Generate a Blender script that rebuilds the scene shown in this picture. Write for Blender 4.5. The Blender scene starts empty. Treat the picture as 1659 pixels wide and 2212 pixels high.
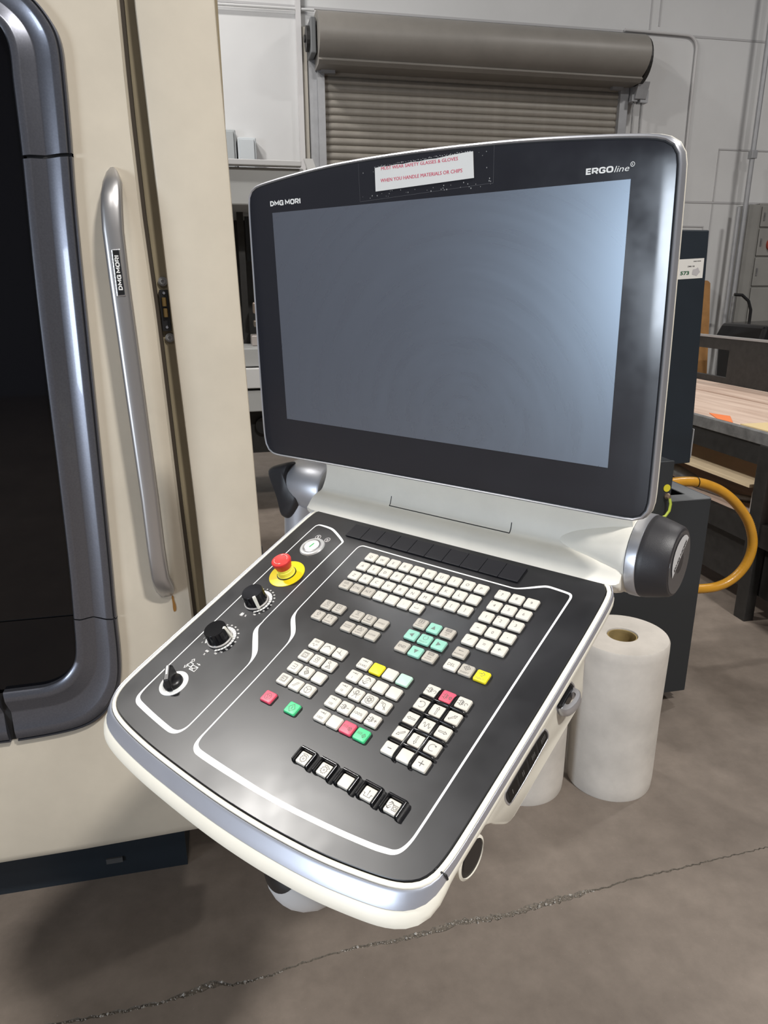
import bpy, bmesh, math, random
from mathutils import Vector, Matrix
random.seed(7)
SC = bpy.context.scene
COL = SC.collection

# ------------------------------------------------------------------ camera, light, exposure
cam_d = bpy.data.cameras.new('camera')
cam_d.sensor_fit = 'VERTICAL'; cam_d.sensor_height = 36.0
cam_d.lens = 36.0 * 1536.63 / 2212.0
cam_d.clip_start = 0.05; cam_d.clip_end = 100
cam = bpy.data.objects.new('camera', cam_d); COL.objects.link(cam)
CR, CU, CB = (0.976757, -0.214311, -0.004143), (0.068593, 0.294196, 0.953281), (-0.20308, -0.931407, 0.302058)
cam.matrix_world = Matrix(((CR[0], CU[0], CB[0], 0), (CR[1], CU[1], CB[1], 0), (CR[2], CU[2], CB[2], 1.45), (0, 0, 0, 1)))
SC.camera = cam
SC.view_settings.view_transform = 'Standard'
SC.view_settings.look = 'None'
SC.view_settings.gamma = 1.0
SC.view_settings.use_curve_mapping = False
SC.view_settings.exposure = -0.95
world = bpy.data.worlds.new('world'); SC.world = world; world.use_nodes = True
world.node_tree.nodes['Background'].inputs[0].default_value = (0.75, 0.82, 0.9, 1)
world.node_tree.nodes['Background'].inputs[1].default_value = 0.3

def area(name, loc, target, sx, sy, power, col=(1, 0.97, 0.93)):
    d = bpy.data.lights.new(name, 'AREA'); d.shape = 'RECTANGLE'; d.size = sx; d.size_y = sy
    d.energy = power; d.color = col
    o = bpy.data.objects.new(name, d); COL.objects.link(o)
    o.location = loc
    o.rotation_euler = (Vector(target) - Vector(loc)).to_track_quat('-Z', 'Y').to_euler()
    return o
# ceiling high-bay lamps, 6 m up in rows
for (x, y, p) in ((2.0, -2.4, 890), (-0.9, -3.7, 150), (-3.0, 2.7, 660), (-1.2, 5.6, 270), (5.4, 3.2, 260), (4.5, -3.0, 120)):
    area('highbay_lamp', (x, y, 6.0), (x, y, 0), 0.6, 0.35, p)
# daylight through the open dock door in the left wall
area('dock_daylight', (-6.85, -3.35, 1.2), (0, -3.3, 1.2), 2.3, 1.7, 650, (0.78, 0.88, 1.0))

# ------------------------------------------------------------------ materials
MATS = {}
def mat(name, col, rough=0.5, metal=0.0, var=0.0, scale=6.0, rvar=0.0, spec=0.5, bump=0.0, coat=0.0, col2=None, detail=6.0):
    if name in MATS: return MATS[name]
    m = bpy.data.materials.new(name); m.use_nodes = True
    nt = m.node_tree; b = nt.nodes['Principled BSDF']
    b.inputs['Base Color'].default_value = (*col, 1); b.inputs['Roughness'].default_value = rough
    b.inputs['Metallic'].default_value = metal; b.inputs['Specular IOR Level'].default_value = spec
    b.inputs['Coat Weight'].default_value = coat
    if var or rvar or bump or col2:
        tc = nt.nodes.new('ShaderNodeTexCoord')
        n = nt.nodes.new('ShaderNodeTexNoise'); n.inputs['Scale'].default_value = scale
        n.inputs['Detail'].default_value = detail; n.inputs['Roughness'].default_value = 0.62
        nt.links.new(tc.outputs['Object'], n.inputs['Vector'])
        if var or col2:
            r = nt.nodes.new('ShaderNodeValToRGB')
            r.color_ramp.elements[0].position = 0.32; r.color_ramp.elements[1].position = 0.68
            a = col2 if col2 else tuple(c * (1 - var) for c in col)
            r.color_ramp.elements[0].color = (*a, 1)
            r.color_ramp.elements[1].color = (*[min(1, c * (1 + var * 0.5)) for c in col], 1)
            nt.links.new(n.outputs['Fac'], r.inputs['Fac']); nt.links.new(r.outputs['Color'], b.inputs['Base Color'])
        if rvar:
            mr = nt.nodes.new('ShaderNodeMapRange')
            mr.inputs['From Min'].default_value = 0.3; mr.inputs['From Max'].default_value = 0.7
            mr.inputs['To Min'].default_value = rough - rvar; mr.inputs['To Max'].default_value = rough + rvar
            nt.links.new(n.outputs['Fac'], mr.inputs['Value']); nt.links.new(mr.outputs['Result'], b.inputs['Roughness'])
        if bump:
            bp = nt.nodes.new('ShaderNodeBump'); bp.inputs['Strength'].default_value = bump; bp.inputs['Distance'].default_value = 0.002
            nt.links.new(n.outputs['Fac'], bp.inputs['Height']); nt.links.new(bp.outputs['Normal'], b.inputs['Normal'])
    MATS[name] = m
    return m

M_cream = mat('console_cream', (0.76, 0.73, 0.64), 0.42, var=0.06, scale=9)
M_shell = mat('shell_cream', (0.82, 0.79, 0.71), 0.45, var=0.06, scale=12)
M_beige = mat('machine_beige', (0.60, 0.54, 0.44), 0.45, var=0.12, scale=3.0, detail=8.0)
M_beige_in = mat('machine_beige_shaded', (0.27, 0.225, 0.145), 0.5, var=0.15, scale=5)  # beige darkened in its colour for the shade inside the door gap
M_panel = mat('panel_black', (0.015, 0.015, 0.017), 0.33, var=0.3, scale=11, rvar=0.05, spec=0.5, detail=3.0)
M_dark = mat('dark_gap', (0.008, 0.008, 0.009), 0.6)
M_band = mat('silver_blue', (0.52, 0.54, 0.61), 0.38, 0.7, var=0.04, scale=20)
M_silver = mat('silver_paint', (0.55, 0.56, 0.60), 0.35, 0.8)
M_chrome = mat('chrome', (0.8, 0.8, 0.82), 0.18, 1.0)
M_frame = mat('frame_graphite', (0.14, 0.145, 0.17), 0.33, 0.75, var=0.08, scale=300, detail=1.0, coat=0.3)
M_handle = mat('handle_satin', (0.50, 0.49, 0.49), 0.34, 0.85)
M_glass = mat('tinted_glass', (0.002, 0.002, 0.003), 0.04, spec=0.4)
M_black = mat('black_plastic', (0.012, 0.012, 0.013), 0.35)
M_blackgloss = mat('black_gloss', (0.008, 0.008, 0.009), 0.16)
M_charcoal = mat('charcoal_plastic', (0.024, 0.023, 0.026), 0.45, bump=0.1, scale=900)
M_white = mat('print_white', (0.85, 0.85, 0.83), 0.5)
M_ink = mat('print_ink', (0.10, 0.095, 0.09), 0.6)
M_red = mat('print_red', (0.62, 0.04, 0.10), 0.5)
M_greenp = mat('print_green', (0.03, 0.40, 0.10), 0.5)
M_key = {'w': mat('key_cream', (0.62, 0.59, 0.53), 0.42, var=0.05, scale=60),
         'g': mat('key_greige', (0.44, 0.41, 0.36), 0.45, var=0.05, scale=60),
         'y': mat('key_yellow', (0.88, 0.74, 0.02), 0.4), 'm': mat('key_teal', (0.27, 0.56, 0.45), 0.4, var=0.08, scale=60),
         'l': mat('key_mint', (0.46, 0.70, 0.56), 0.4, var=0.06, scale=60), 'r': mat('key_red', (0.78, 0.09, 0.15), 0.4),
         'G': mat('key_green', (0.07, 0.58, 0.24), 0.4)}
M_softkey = mat('softkey_black', (0.006, 0.006, 0.009), 0.5, spec=.3)
M_skirt_shade = mat('key_skirt_shade', (0.07, 0.066, 0.062), 0.6)  # dark colour stands in for the shadow around each key's foot
M_estop = mat('stop_red', (0.62, 0.035, 0.03), 0.38)
M_yellow = mat('stop_yellow', (0.86, 0.66, 0.01), 0.4)
M_yellow2 = mat('collar_yellow', (0.85, 0.78, 0.10), 0.3)
M_navy = mat('navy_enamel', (0.012, 0.018, 0.025), 0.42, var=0.15, scale=4)
M_slate = mat('slate_enamel', (0.022, 0.025, 0.028), 0.45)
M_rust = mat('oil_drip', (0.30, 0.14, 0.03), 0.4)
M_steel = mat('raw_steel', (0.30, 0.30, 0.30), 0.45, 0.6, var=0.3, scale=20)
M_blacksteel = mat('black_steel', (0.022, 0.021, 0.020), 0.5, var=0.35, scale=25)

# ------------------------------------------------------------------ helpers
def link(name, me, m=None, parent=None, mw=None):
    o = bpy.data.objects.new(name, me); COL.objects.link(o)
    if m is not None and me is not None and len(me.materials) == 0: me.materials.append(m)
    if parent is not None: o.parent = parent
    if mw is not None and not (parent is not None and parent.parent is not None): o.matrix_local = mw
    return o
def empty(name, label, cat, loc=(0, 0, 0), group=None, mw=None):
    o = bpy.data.objects.new(name, None); COL.objects.link(o); o.empty_display_size = 0.05
    o.location = loc
    if mw is not None: o.matrix_world = mw
    o['label'] = label; o['category'] = cat
    if group: o['group'] = group
    return o
def tag(o, label, cat, group=None):
    o['label'] = label; o['category'] = cat
    if group: o['group'] = group
    return o
def struct(o): o['kind'] = 'structure'; return o
def part(o, label): o['label'] = label; return o

class B:
    """collects geometry in metres"""
    def __init__(s): s.v = []; s.f = []; s.mi = []
    def add(s, vs, fs, mi=0):
        k = len(s.v); s.v += [tuple(p) for p in vs]
        for f in fs: s.f.append(tuple(i + k for i in f)); s.mi.append(mi)
        return s
    def box(s, a, b, mi=0):
        x0, y0, z0 = a; x1, y1, z1 = b
        vs = [(x0, y0, z0), (x1, y0, z0), (x1, y1, z0), (x0, y1, z0), (x0, y0, z1), (x1, y0, z1), (x1, y1, z1), (x0, y1, z1)]
        return s.add(vs, [(3, 2, 1, 0), (4, 5, 6, 7), (0, 1, 5, 4), (1, 2, 6, 5), (2, 3, 7, 6), (3, 0, 4, 7)], mi)
    def loft(s, rings, closed=True, cap0=True, cap1=True, mi=0):
        n = len(rings[0]); vs = [p for r in rings for p in r]; fs = []
        for i in range(len(rings) - 1):
            for j in range(n if closed else n - 1):
                k = (j + 1) % n
                fs.append((i * n + j, i * n + k, (i + 1) * n + k, (i + 1) * n + j))
        if closed and cap0: fs.append(tuple(range(n - 1, -1, -1)))
        if closed and cap1: fs.append(tuple((len(rings) - 1) * n + j for j in range(n)))
        return s.add(vs, fs, mi)
    def lathe(s, prof, o=(0, 0, 0), ax=(0, 0, 1), seg=40, mi=0, caps=True):
        ax = Vector(ax).normalized(); t = Vector((1, 0, 0)) if abs(ax.x) < 0.9 else Vector((0, 1, 0))
        e1 = (t - ax * t.dot(ax)).normalized(); e2 = ax.cross(e1); o = Vector(o)
        rings = [[o + ax * h + (e1 * math.cos(2 * math.pi * k / seg) + e2 * math.sin(2 * math.pi * k / seg)) * max(r, 1e-5) for k in range(seg)] for r, h in prof]
        return s.loft(rings, mi=mi, cap0=caps, cap1=caps)
    def tube(s, pts, r, seg=12, mi=0):
        pts = [Vector(p) for p in pts]; n = len(pts); rr = r if isinstance(r, (list, tuple)) else [r] * n
        rings = []; up = None
        for i, p in enumerate(pts):
            d = (pts[min(i + 1, n - 1)] - pts[max(i - 1, 0)]).normalized()
            if up is None: up = Vector((0, 0, 1)) if abs(d.z) < 0.9 else Vector((1, 0, 0))
            e1 = (up - d * up.dot(d)).normalized(); up = e1; e2 = d.cross(e1)
            rings.append([p + (e1 * math.cos(2 * math.pi * k / seg) + e2 * math.sin(2 * math.pi * k / seg)) * rr[i] for k in range(seg)])
        return s.loft(rings, mi=mi)
    def prism(s, poly, fn, h0, h1, mi=0):
        return s.loft([[fn(a, b, h0) for a, b in poly], [fn(a, b, h1) for a, b in poly]], mi=mi)
    def make(s, name, m, parent=None, mw=None, smooth=None, bevel=0, seg=2):
        me = bpy.data.meshes.new(name)
        me.from_pydata(s.v, [], s.f); me.update()
        ms = m if isinstance(m, (list, tuple)) else [m]
        for q in ms: me.materials.append(q)
        for p, i in zip(me.polygons, s.mi): p.material_index = i
        bm = bmesh.new(); bm.from_mesh(me)
        bmesh.ops.recalc_face_normals(bm, faces=bm.faces)
        if bevel:
            es = [e for e in bm.edges if len(e.link_faces) == 2 and e.calc_face_angle(0) > 0.6]
            bmesh.ops.bevel(bm, geom=es, offset=bevel, segments=seg, affect='EDGES', profile=0.5, clamp_overlap=True)
        if smooth is not None:
            for f in bm.faces: f.smooth = True
            for e in bm.edges:
                if len(e.link_faces) == 2 and e.calc_face_angle(0) > smooth: e.smooth = False
        bm.to_mesh(me); bm.free()
        return link(name, me, None, parent, mw)

def chaikin(p, it=2, closed=True):
    for _ in range(it):
        q = []; n = len(p)
        for i in range(n if closed else n - 1):
            a, b = p[i], p[(i + 1) % n]
            q.append((a[0] * .75 + b[0] * .25, a[1] * .75 + b[1] * .25)); q.append((a[0] * .25 + b[0] * .75, a[1] * .25 + b[1] * .75))
        if not closed: q = [p[0]] + q + [p[-1]]
        p = q
    return p
def normals2(p):
    n = len(p); A = sum(p[i][0] * p[(i + 1) % n][1] - p[(i + 1) % n][0] * p[i][1] for i in range(n)); s = 1 if A > 0 else -1
    out = []
    for i in range(n):
        a, b = p[i - 1], p[(i + 1) % n]; dx, dy = b[0] - a[0], b[1] - a[1]; L = math.hypot(dx, dy) or 1
        out.append((s * dy / L, -s * dx / L))
    return out
def resample(p, n):
    L = [0]; m = len(p)
    for i in range(m): L.append(L[-1] + math.dist(p[i], p[(i + 1) % m]))
    out = []; j = 0
    for k in range(n):
        t = L[-1] * k / n
        while L[j + 1] < t: j += 1
        u = (t - L[j]) / max(L[j + 1] - L[j], 1e-9); a, b = p[j], p[(j + 1) % m]
        out.append((a[0] + (b[0] - a[0]) * u, a[1] + (b[1] - a[1]) * u))
    return out
def ribbon(b, pts, w, z, closed=False, mi=0, k=0.001):
    """flat ribbon in the local XY plane; pts in mm, w half width (number or list)"""
    n = len(pts); L = []; R = []
    for i in range(n):
        a = pts[i - 1] if (i > 0 or closed) else pts[i]; c = pts[(i + 1) % n] if (i < n - 1 or closed) else pts[i]
        p = pts[i]
        d1 = (p[0] - a[0], p[1] - a[1]); d2 = (c[0] - p[0], c[1] - p[1])
        l1 = math.hypot(*d1); l2 = math.hypot(*d2)
        if l1 < 1e-9: d1 = d2; l1 = l2
        if l2 < 1e-9: d2 = d1; l2 = l1
        t = (d1[0] / l1 + d2[0] / l2, d1[1] / l1 + d2[1] / l2); lt = math.hypot(*t) or 1
        t = (t[0] / lt, t[1] / lt); cosh = max(0.5, (t[0] * d1[0] + t[1] * d1[1]) / l1)
        h = (w[i] if isinstance(w, list) else w) / cosh
        L.append(((p[0] - t[1] * h) * k, (p[1] + t[0] * h) * k, z)); R.append(((p[0] + t[1] * h) * k, (p[1] - t[0] * h) * k, z))
    m = n if closed else n - 1
    b.add(L + R, [(i, n + i, n + (i + 1) % n, (i + 1) % n) for i in range(m)], mi)
def arc(cx, cy, r, a0, a1, n=10, ry=None):
    ry = ry or r
    return [(cx + r * math.cos(math.radians(a0 + (a1 - a0) * i / n)), cy + ry * math.sin(math.radians(a0 + (a1 - a0) * i / n))) for i in range(n + 1)]

_T = {}
def text_geo(s, bold=0.0, shear=0.0):
    """outline text as flat triangles, cap height 1, x from 0; (verts, faces, width)"""
    kk = (s, bold, shear)
    if kk in _T: return _T[kk]
    c = bpy.data.curves.new('lettering', 'FONT'); c.body = s; c.size = 1.0; c.resolution_u = 2; c.offset = bold; c.shear = shear
    c.fill_mode = 'FRONT' if hasattr(c, 'fill_mode') else c.fill_mode
    o = bpy.data.objects.new('lettering', c); COL.objects.link(o)
    dg = bpy.context.evaluated_depsgraph_get(); dg.update()
    me = bpy.data.meshes.new_from_object(o.evaluated_get(dg))
    vs = [tuple(v.co) for v in me.vertices]; fs = [tuple(p.vertices) for p in me.polygons]
    bpy.data.objects.remove(o); bpy.data.curves.remove(c); bpy.data.meshes.remove(me)
    x0 = min(v[0] for v in vs); x1 = max(v[0] for v in vs)
    r = ([(v[0] - x0, v[1]) for v in vs], fs, x1 - x0); _T[kk] = r
    return r
CAP = 0.73
def text(b, s, x, y, cap, z, width=None, anchor='c', bold=0.0, shear=0.0, mi=0, k=0.001, rot=0.0, maxw=None):
    """x, y (mm) = centre of the cap box ('c') or left end of the baseline ('l')"""
    vs, fs, w = text_geo(s, bold, shear); sy = cap / CAP; sx = sy
    if width: sx = width / w
    if maxw and w * sx > maxw: sx = maxw / w
    W = w * sx; ox, oy = (-W / 2, -cap / 2) if anchor == 'c' else (0, 0)
    ca, sa = math.cos(rot), math.sin(rot)
    pts = []
    for a, c in vs:
        px, py = a * sx + ox, c * sy + oy
        pts.append(((x + px * ca - py * sa) * k, (y + px * sa + py * ca) * k, z))
    b.add(pts, fs, mi)

BLK = {'D': (.86, [([(0, 0), (0, 1), (.58, 1), (1, .72), (1, .28), (.58, 0)], True)]), 'M': (1.05, [([(0, 0), (0, 1), (.5, .3), (1, 1), (1, 0)], False)]),
       'G': (.88, [([(1, .74), (1, .84), (.8, 1), (.2, 1), (0, .8), (0, .2), (.2, 0), (1, 0), (1, .46), (.55, .46)], False)]), 'O': (.92, [([(0, .2), (0, .8), (.2, 1), (.8, 1), (1, .8), (1, .2), (.8, 0), (.2, 0)], True)]),
       'R': (.86, [([(0, 0), (0, 1), (.75, 1), (1, .84), (1, .58), (.75, .42), (0, .42)], False), ([(.5, .42), (1, -.08)], False)]), 'I': (.24, [([(.5, -.1), (.5, 1.1)], False)]), 'E': (.72, [([(1.12, 1), (0, 1), (0, 0), (1.12, 0)], False), ([(0, .5), (1.02, .5)], False)]), ' ': (.16, [])}
def block_text(b, s, x, y, cap, z, width, hw=.115, gap=.10, rnd=False, k=0.001):
    """heavy poster lettering drawn as mitred strokes; x, y = left end of the baseline (mm)"""
    W = sum(BLK[c][0] + gap for c in s) - gap; sx = width / W; px = x
    for c in s:
        w, paths = BLK[c]
        for p, cl in paths:
            q = [(hw + u * (w - 2 * hw), hw + v * (1 - 2 * hw)) for u, v in p]
            if rnd and c in 'OG': q = chaikin(q, 2, cl)
            bb = B(); ribbon(bb, q, hw, 0, cl, k=1.0)
            b.add([((px + u * sx) * k, (y + v * cap) * k, z) for u, v, _ in bb.v], bb.f)
        px += (w + gap) * sx
# ------------------------------------------------------------------ room
M_wall = mat('painted_concrete_wall', (0.60, 0.60, 0.60), 0.7, var=0.05, scale=1.2)
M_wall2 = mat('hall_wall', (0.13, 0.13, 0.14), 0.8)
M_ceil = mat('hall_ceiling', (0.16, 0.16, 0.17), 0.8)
mf = bpy.data.materials.new('concrete_floor'); mf.use_nodes = True
nt = mf.node_tree; pb = nt.nodes['Principled BSDF']; tc = nt.nodes.new('ShaderNodeTexCoord')
def noise(scale, detail=6, rough=0.6):
    n = nt.nodes.new('ShaderNodeTexNoise'); n.inputs['Scale'].default_value = scale; n.inputs['Detail'].default_value = detail; n.inputs['Roughness'].default_value = rough
    nt.links.new(tc.outputs['Object'], n.inputs['Vector']); return n
n1 = noise(1.7, 8, 0.65); n2 = noise(9.0, 8, 0.7); n3 = noise(260.0, 2, 0.5)
r1 = nt.nodes.new('ShaderNodeValToRGB'); r1.color_ramp.elements[0].position = 0.3; r1.color_ramp.elements[1].position = 0.72
r1.color_ramp.elements[0].color = (0.165, 0.136, 0.113, 1); r1.color_ramp.elements[1].color = (0.240, 0.200, 0.168, 1)
nt.links.new(n1.outputs['Fac'], r1.inputs['Fac'])
r2 = nt.nodes.new('ShaderNodeValToRGB'); r2.color_ramp.elements[0].position = 0.3; r2.color_ramp.elements[1].position = 0.7
r2.color_ramp.elements[0].color = (0.78, 0.77, 0.76, 1); r2.color_ramp.elements[1].color = (1.1, 1.1, 1.1, 1)
nt.links.new(n2.outputs['Fac'], r2.inputs['Fac'])
r3 = nt.nodes.new('ShaderNodeValToRGB'); r3.color_ramp.elements[0].position = 0.74; r3.color_ramp.elements[1].position = 0.78
r3.color_ramp.elements[0].color = (0, 0, 0, 1); r3.color_ramp.elements[1].color = (0.3, 0.3, 0.3, 1)
nt.links.new(n3.outputs['Fac'], r3.inputs['Fac'])
mx = nt.nodes.new('ShaderNodeMixRGB'); mx.blend_type = 'MULTIPLY'; mx.inputs[0].default_value = 1
nt.links.new(r1.outputs[0], mx.inputs[1]); nt.links.new(r2.outputs[0], mx.inputs[2])
ad = nt.nodes.new('ShaderNodeMixRGB'); ad.blend_type = 'ADD'; ad.inputs[0].default_value = 0.5
nt.links.new(mx.outputs[0], ad.inputs[1]); nt.links.new(r3.outputs[0], ad.inputs[2])
nt.links.new(ad.outputs[0], pb.inputs['Base Color']); pb.inputs['Roughness'].default_value = 0.55
X0, X1, Y0, Y1, ZC = -7.0, 9.0, -8.0, 7.5, 7.0
CY = 1.245
# floor with a recessed, spalled joint running across it
def crack_edges():
    pts = [(-7.0, 1.20, .002), (-1.6, 1.20, .003), (-0.448, 1.206, .006), (-0.369, 1.202, .007), (-0.28, 1.202, .008), (-0.208, 1.206, .007), (-0.153, 1.217, .016), (-0.11, 1.223, .015), (-0.077, 1.213, .007), (0.0, 1.215, .006),
           (0.061, 1.229, .005), (0.127, 1.237, .004), (0.216, 1.244, .008), (0.295, 1.241, .011), (0.38, 1.248, .012), (0.446, 1.257, .016), (0.568, 1.252, .014), (0.703, 1.266, .017), (0.76, 1.270, .016), (0.827, 1.273, .004), (0.934, 1.286, .005), (1.051, 1.289, .005), (1.344, 1.304, .003), (3, 1.35, .003), (9.0, 1.4, .003)]
    out = []
    for i in range(len(pts) - 1):
        a, b = pts[i], pts[i + 1]; n = max(1, int((b[0] - a[0]) / 0.008)) if -0.8 < a[0] < 1.6 else 1
        for j in range(n):
            t = j / n; out.append([a[q] + (b[q] - a[q]) * t for q in range(3)])
    out.append(list(pts[-1]))
    for p in out:
        if -0.8 < p[0] < 1.8:
            p[1] += random.uniform(-.0022, .0022)
            p.append(p[2] * random.uniform(.35, .75)); p.append(p[2] * random.uniform(.35, .75))
        else: p += [p[2] * .5, p[2] * .5]
    return out
ce = crack_edges(); n = len(ce)
b = B()
b.add([(p[0], p[1] - p[3], 0) for p in ce] + [(p[0], Y0, 0) for p in ce], [(i, n + i, n + i + 1, i + 1) for i in range(n - 1)])
b.add([(p[0], p[1] + p[4], 0) for p in ce] + [(p[0], Y1, 0) for p in ce], [(i, i + 1, n + i + 1, n + i) for i in range(n - 1)])
b.add([(p[0], p[1] - p[3], 0) for p in ce] + [(p[0], p[1] - p[3] * .4, -.0045) for p in ce] + [(p[0], p[1] + p[4] * .5, -.0045) for p in ce] + [(p[0], p[1] + p[4], 0) for p in ce],
      [(r * n + i, r * n + i + 1, (r + 1) * n + i + 1, (r + 1) * n + i) for r in range(3) for i in range(n - 1)], 1)
M_crack = mat('crack_concrete', (0.22, 0.19, 0.155), 0.9, col2=(0.07, 0.06, 0.05), scale=220)
floor = struct(b.make('floor', [mf, M_crack]))
b = B()
for i in range(420):
    p = random.choice([q for q in ce if -.6 < q[0] < 1.3 and q[2] > .0055]); s = random.uniform(.0008, .0022) if random.random() < .93 else .004
    x, y, z = p[0] + random.uniform(-.004, .004), p[1] + random.uniform(-p[3], p[4]) * .9, -.0035 + random.uniform(0, .0032)
    oc = [(s, 0, 0), (0, s, 0), (-s, 0, 0), (0, -s, 0), (0, 0, s), (0, 0, -s)]; j = [random.uniform(.7, 1.3) for _ in oc]
    b.add([(x + q[0] * k, y + q[1] * k, z + q[2] * k) for q, k in zip(oc, j)], [(0, 1, 4), (1, 2, 4), (2, 3, 4), (3, 0, 4), (1, 0, 5), (2, 1, 5), (3, 2, 5), (0, 3, 5)])
o = b.make('aggregate', mat('gravel_grey', (0.42, 0.39, 0.35), 0.6, var=0.5, scale=300), floor); o['kind'] = 'stuff'

struct(B().box((X0, Y1, 0), (X1, Y1 + .2, ZC)).make('wall_back', M_wall))
def wl(nm, a, c, m=M_wall2): return struct(B().box(a, c).make(nm, m))
wl('wall_right', (X1, Y0, 0), (X1 + .2, Y1, ZC)); wl('wall_front', (X0, Y0 - .2, 0), (X1, Y0, ZC)); wl('ceiling', (X0, Y0, ZC), (X1, Y1, ZC + .2), M_ceil)
lw = B(); lw.box((X0 - .2, Y0, 0), (X0, -4.6, ZC)); lw.box((X0 - .2, -2.1, 0), (X0, Y1, ZC)); lw.box((X0 - .2, -4.6, 2.2), (X0, -2.1, ZC))
struct(lw.make('wall_left', M_wall2))
# reveal lines of the tilt-up wall: thin painted battens / joints
M_joint = mat('wall_joint', (0.43, 0.425, 0.43), 0.8)
b = B()
for i_, (xa, xb_, za, zb2) in enumerate(((-2, 9, 3.855, 3.875), (4.375, 4.39, 3.88, 6.9), (4.375, 4.39, 2.0, 3.85), (4.475, 4.49, 3.93, 6.9), (4.9, 9, 2.305, 2.325), (5.335, 5.35, 0.2, 2.30), (5.335, 5.35, 2.33, 2.83), (5.335, 9, 2.835, 2.85), (5.25, 5.262, .2, 2.055), (4.9, 5.262, 2.06, 2.075))): b.box((xa, Y1 - .005 - i_ * .0002, za), (xb_, Y1, zb2))
o = b.make('trim_1', M_joint); struct(o)

# ------------------------------------------------------------------ roll-up door on the back wall
M_slat = mat('slat_grey', (0.26, 0.24, 0.21), 0.5, var=0.12, scale=8)
M_hood = mat('hood_grey', (0.23, 0.215, 0.195), 0.45, var=0.1, scale=3)
M_galv = mat('galvanised', (0.36, 0.365, 0.38), 0.5, 0.3, var=0.1, scale=9)
rd = empty('rollup_door', 'grey steel roll-up door with round hood, high on the back wall', 'door', (2.55, 7.4, 0))
def rel(parent):
    return Matrix.Translation(-parent.location)
mwr = rel(rd)
slat_me = None
for i in range(52):
    z = 3.40 - 0.0635 * i
    if z < 0.03: break
    if slat_me is None:
        prof = [(0, -.033), (-.006, -.030), (-.017, -.016), (-.020, 0), (-.017, .016), (-.006, .029), (0, .031), (.004, .0), ]
        bb = B(); bb.loft([[(-1.49, p[0], p[1]) for p in prof], [(1.49, p[0], p[1]) for p in prof]])
        s = bb.make('slat', M_slat, rd, smooth=0.9); slat_me = s.data
    else: s = link('slat', slat_me, None, rd)
    s.location = (2.56 - 2.55, 0.02, z)
def bx(name, a, c, m, parent, bevel=0.0, label=None):
    o = B().box(a, c).make(name, m, parent, rel(parent), bevel=bevel)
    if label: part(o, label)
    return o
# hood: a faceted half-barrel
pr = [(7.48, 3.76)] + [(7.28 + .30 * math.cos(math.radians(a)) * 0.93, 3.56 + .205 * math.sin(math.radians(a))) for a in range(75, 241, 11)] + [(7.12, 3.36), (7.16, 3.335), (7.48, 3.335)]
hb = B(); hb.loft([[(0.985, y, z) for y, z in pr], [(4.14, y, z) for y, z in pr]])
part(hb.make('hood', M_hood, rd, mwr, smooth=0.3), 'round grey sheet metal hood')
bx('jamb', (1.0, 7.36, 0), (1.065, 7.46, 3.36), M_galv, rd); bx('jamb', (4.05, 7.36, 0), (4.14, 7.46, 3.36), M_galv, rd)
bx('guide_rail', (0.93, 7.40, 0), (1.0, 7.5, 3.70), M_galv, rd); bx('guide_rail', (4.14, 7.40, 0), (4.16, 7.5, 3.36), M_galv, rd)
bx('stop_bracket', (1.03, 7.33, 3.31), (1.16, 7.38, 3.345), M_galv, rd); bx('stop_bracket', (3.94, 7.33, 3.31), (4.06, 7.38, 3.345), M_galv, rd)
bx('end_plate', (0.925, 7.18, 3.42), (0.975, 7.5, 3.70), mat('end_plate_dark', (0.12, 0.125, 0.13), 0.5), rd, 0.01)
B().lathe([(.0, 0), (.10, 0), (.10, .03), (.03, .03), (.03, .045), (0, .045)], (0.925, 7.3, 3.56), (-1, 0, 0), 20).make('gear_plate', M_blacksteel, rd, mwr)
g = B().prism([(7.2, 3.36), (7.48, 3.36), (7.48, 3.22), (7.25, 3.22)], lambda y, z, h: (h, y, z), 4.15, 4.27); g.make('gear_box', M_galv, rd, mwr)
B().lathe([(.0, 0), (.21, 0), (.21, .04), (0, .04)], (4.15, 7.26, 3.54), (1, 0, 0), 30).make('chain_wheel', M_blacksteel, rd, mwr)
b = B()
for cx, z0 in ((4.165, 3.26), (4.25, 3.2)): b.tube([(cx, 7.3, z0), (cx, 7.3, 2.0), (cx, 7.3, 0.9)], 0.009, 6)
b.make('hoist_chain', M_steel, rd, mwr)
bx('chain_guide', (4.215, 7.26, 3.19), (4.30, 7.34, 3.30), M_galv, rd); bx('chain_guide', (4.13, 7.27, 3.2), (4.19, 7.33, 3.26), M_galv, rd)
# post and pipework left of the door
struct(B().box((0.83, 7.44, 0), (0.875, 7.5, 6.9)).make('trim_2', mat('post_white', (0.58, 0.57, 0.57), 0.6)))
struct(B().box((0.88, 7.46, 0), (0.922, 7.5, 3.70)).make('trim_3', mat('post_tan', (0.40, 0.37, 0.32), 0.6)))
o = B().tube([(-.6, 7.46, 3.82), (1.0, 7.46, 3.836)], .012, 8).make('wall_conduit', M_wall); tag(o, 'thin painted conduit running level to the door hood from the left', 'conduit')
pts = [(4.1, 3.872), (4.68, 3.868)] + [(4.80 + .12 * math.sin(math.radians(a)), 3.745 + .12 * math.cos(math.radians(a))) for a in range(0, 91, 10)] + [(4.922, 3.3), (4.938, 2.3), (4.95, 1.0)]
o = B().tube([(x, 7.475, z) for x, z in pts], .014, 8).make('wall_conduit', mat('conduit_white', (0.55, 0.54, 0.54), 0.6)); tag(o, 'painted conduit with rounded corner dropping right of the door hood', 'conduit')
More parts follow.
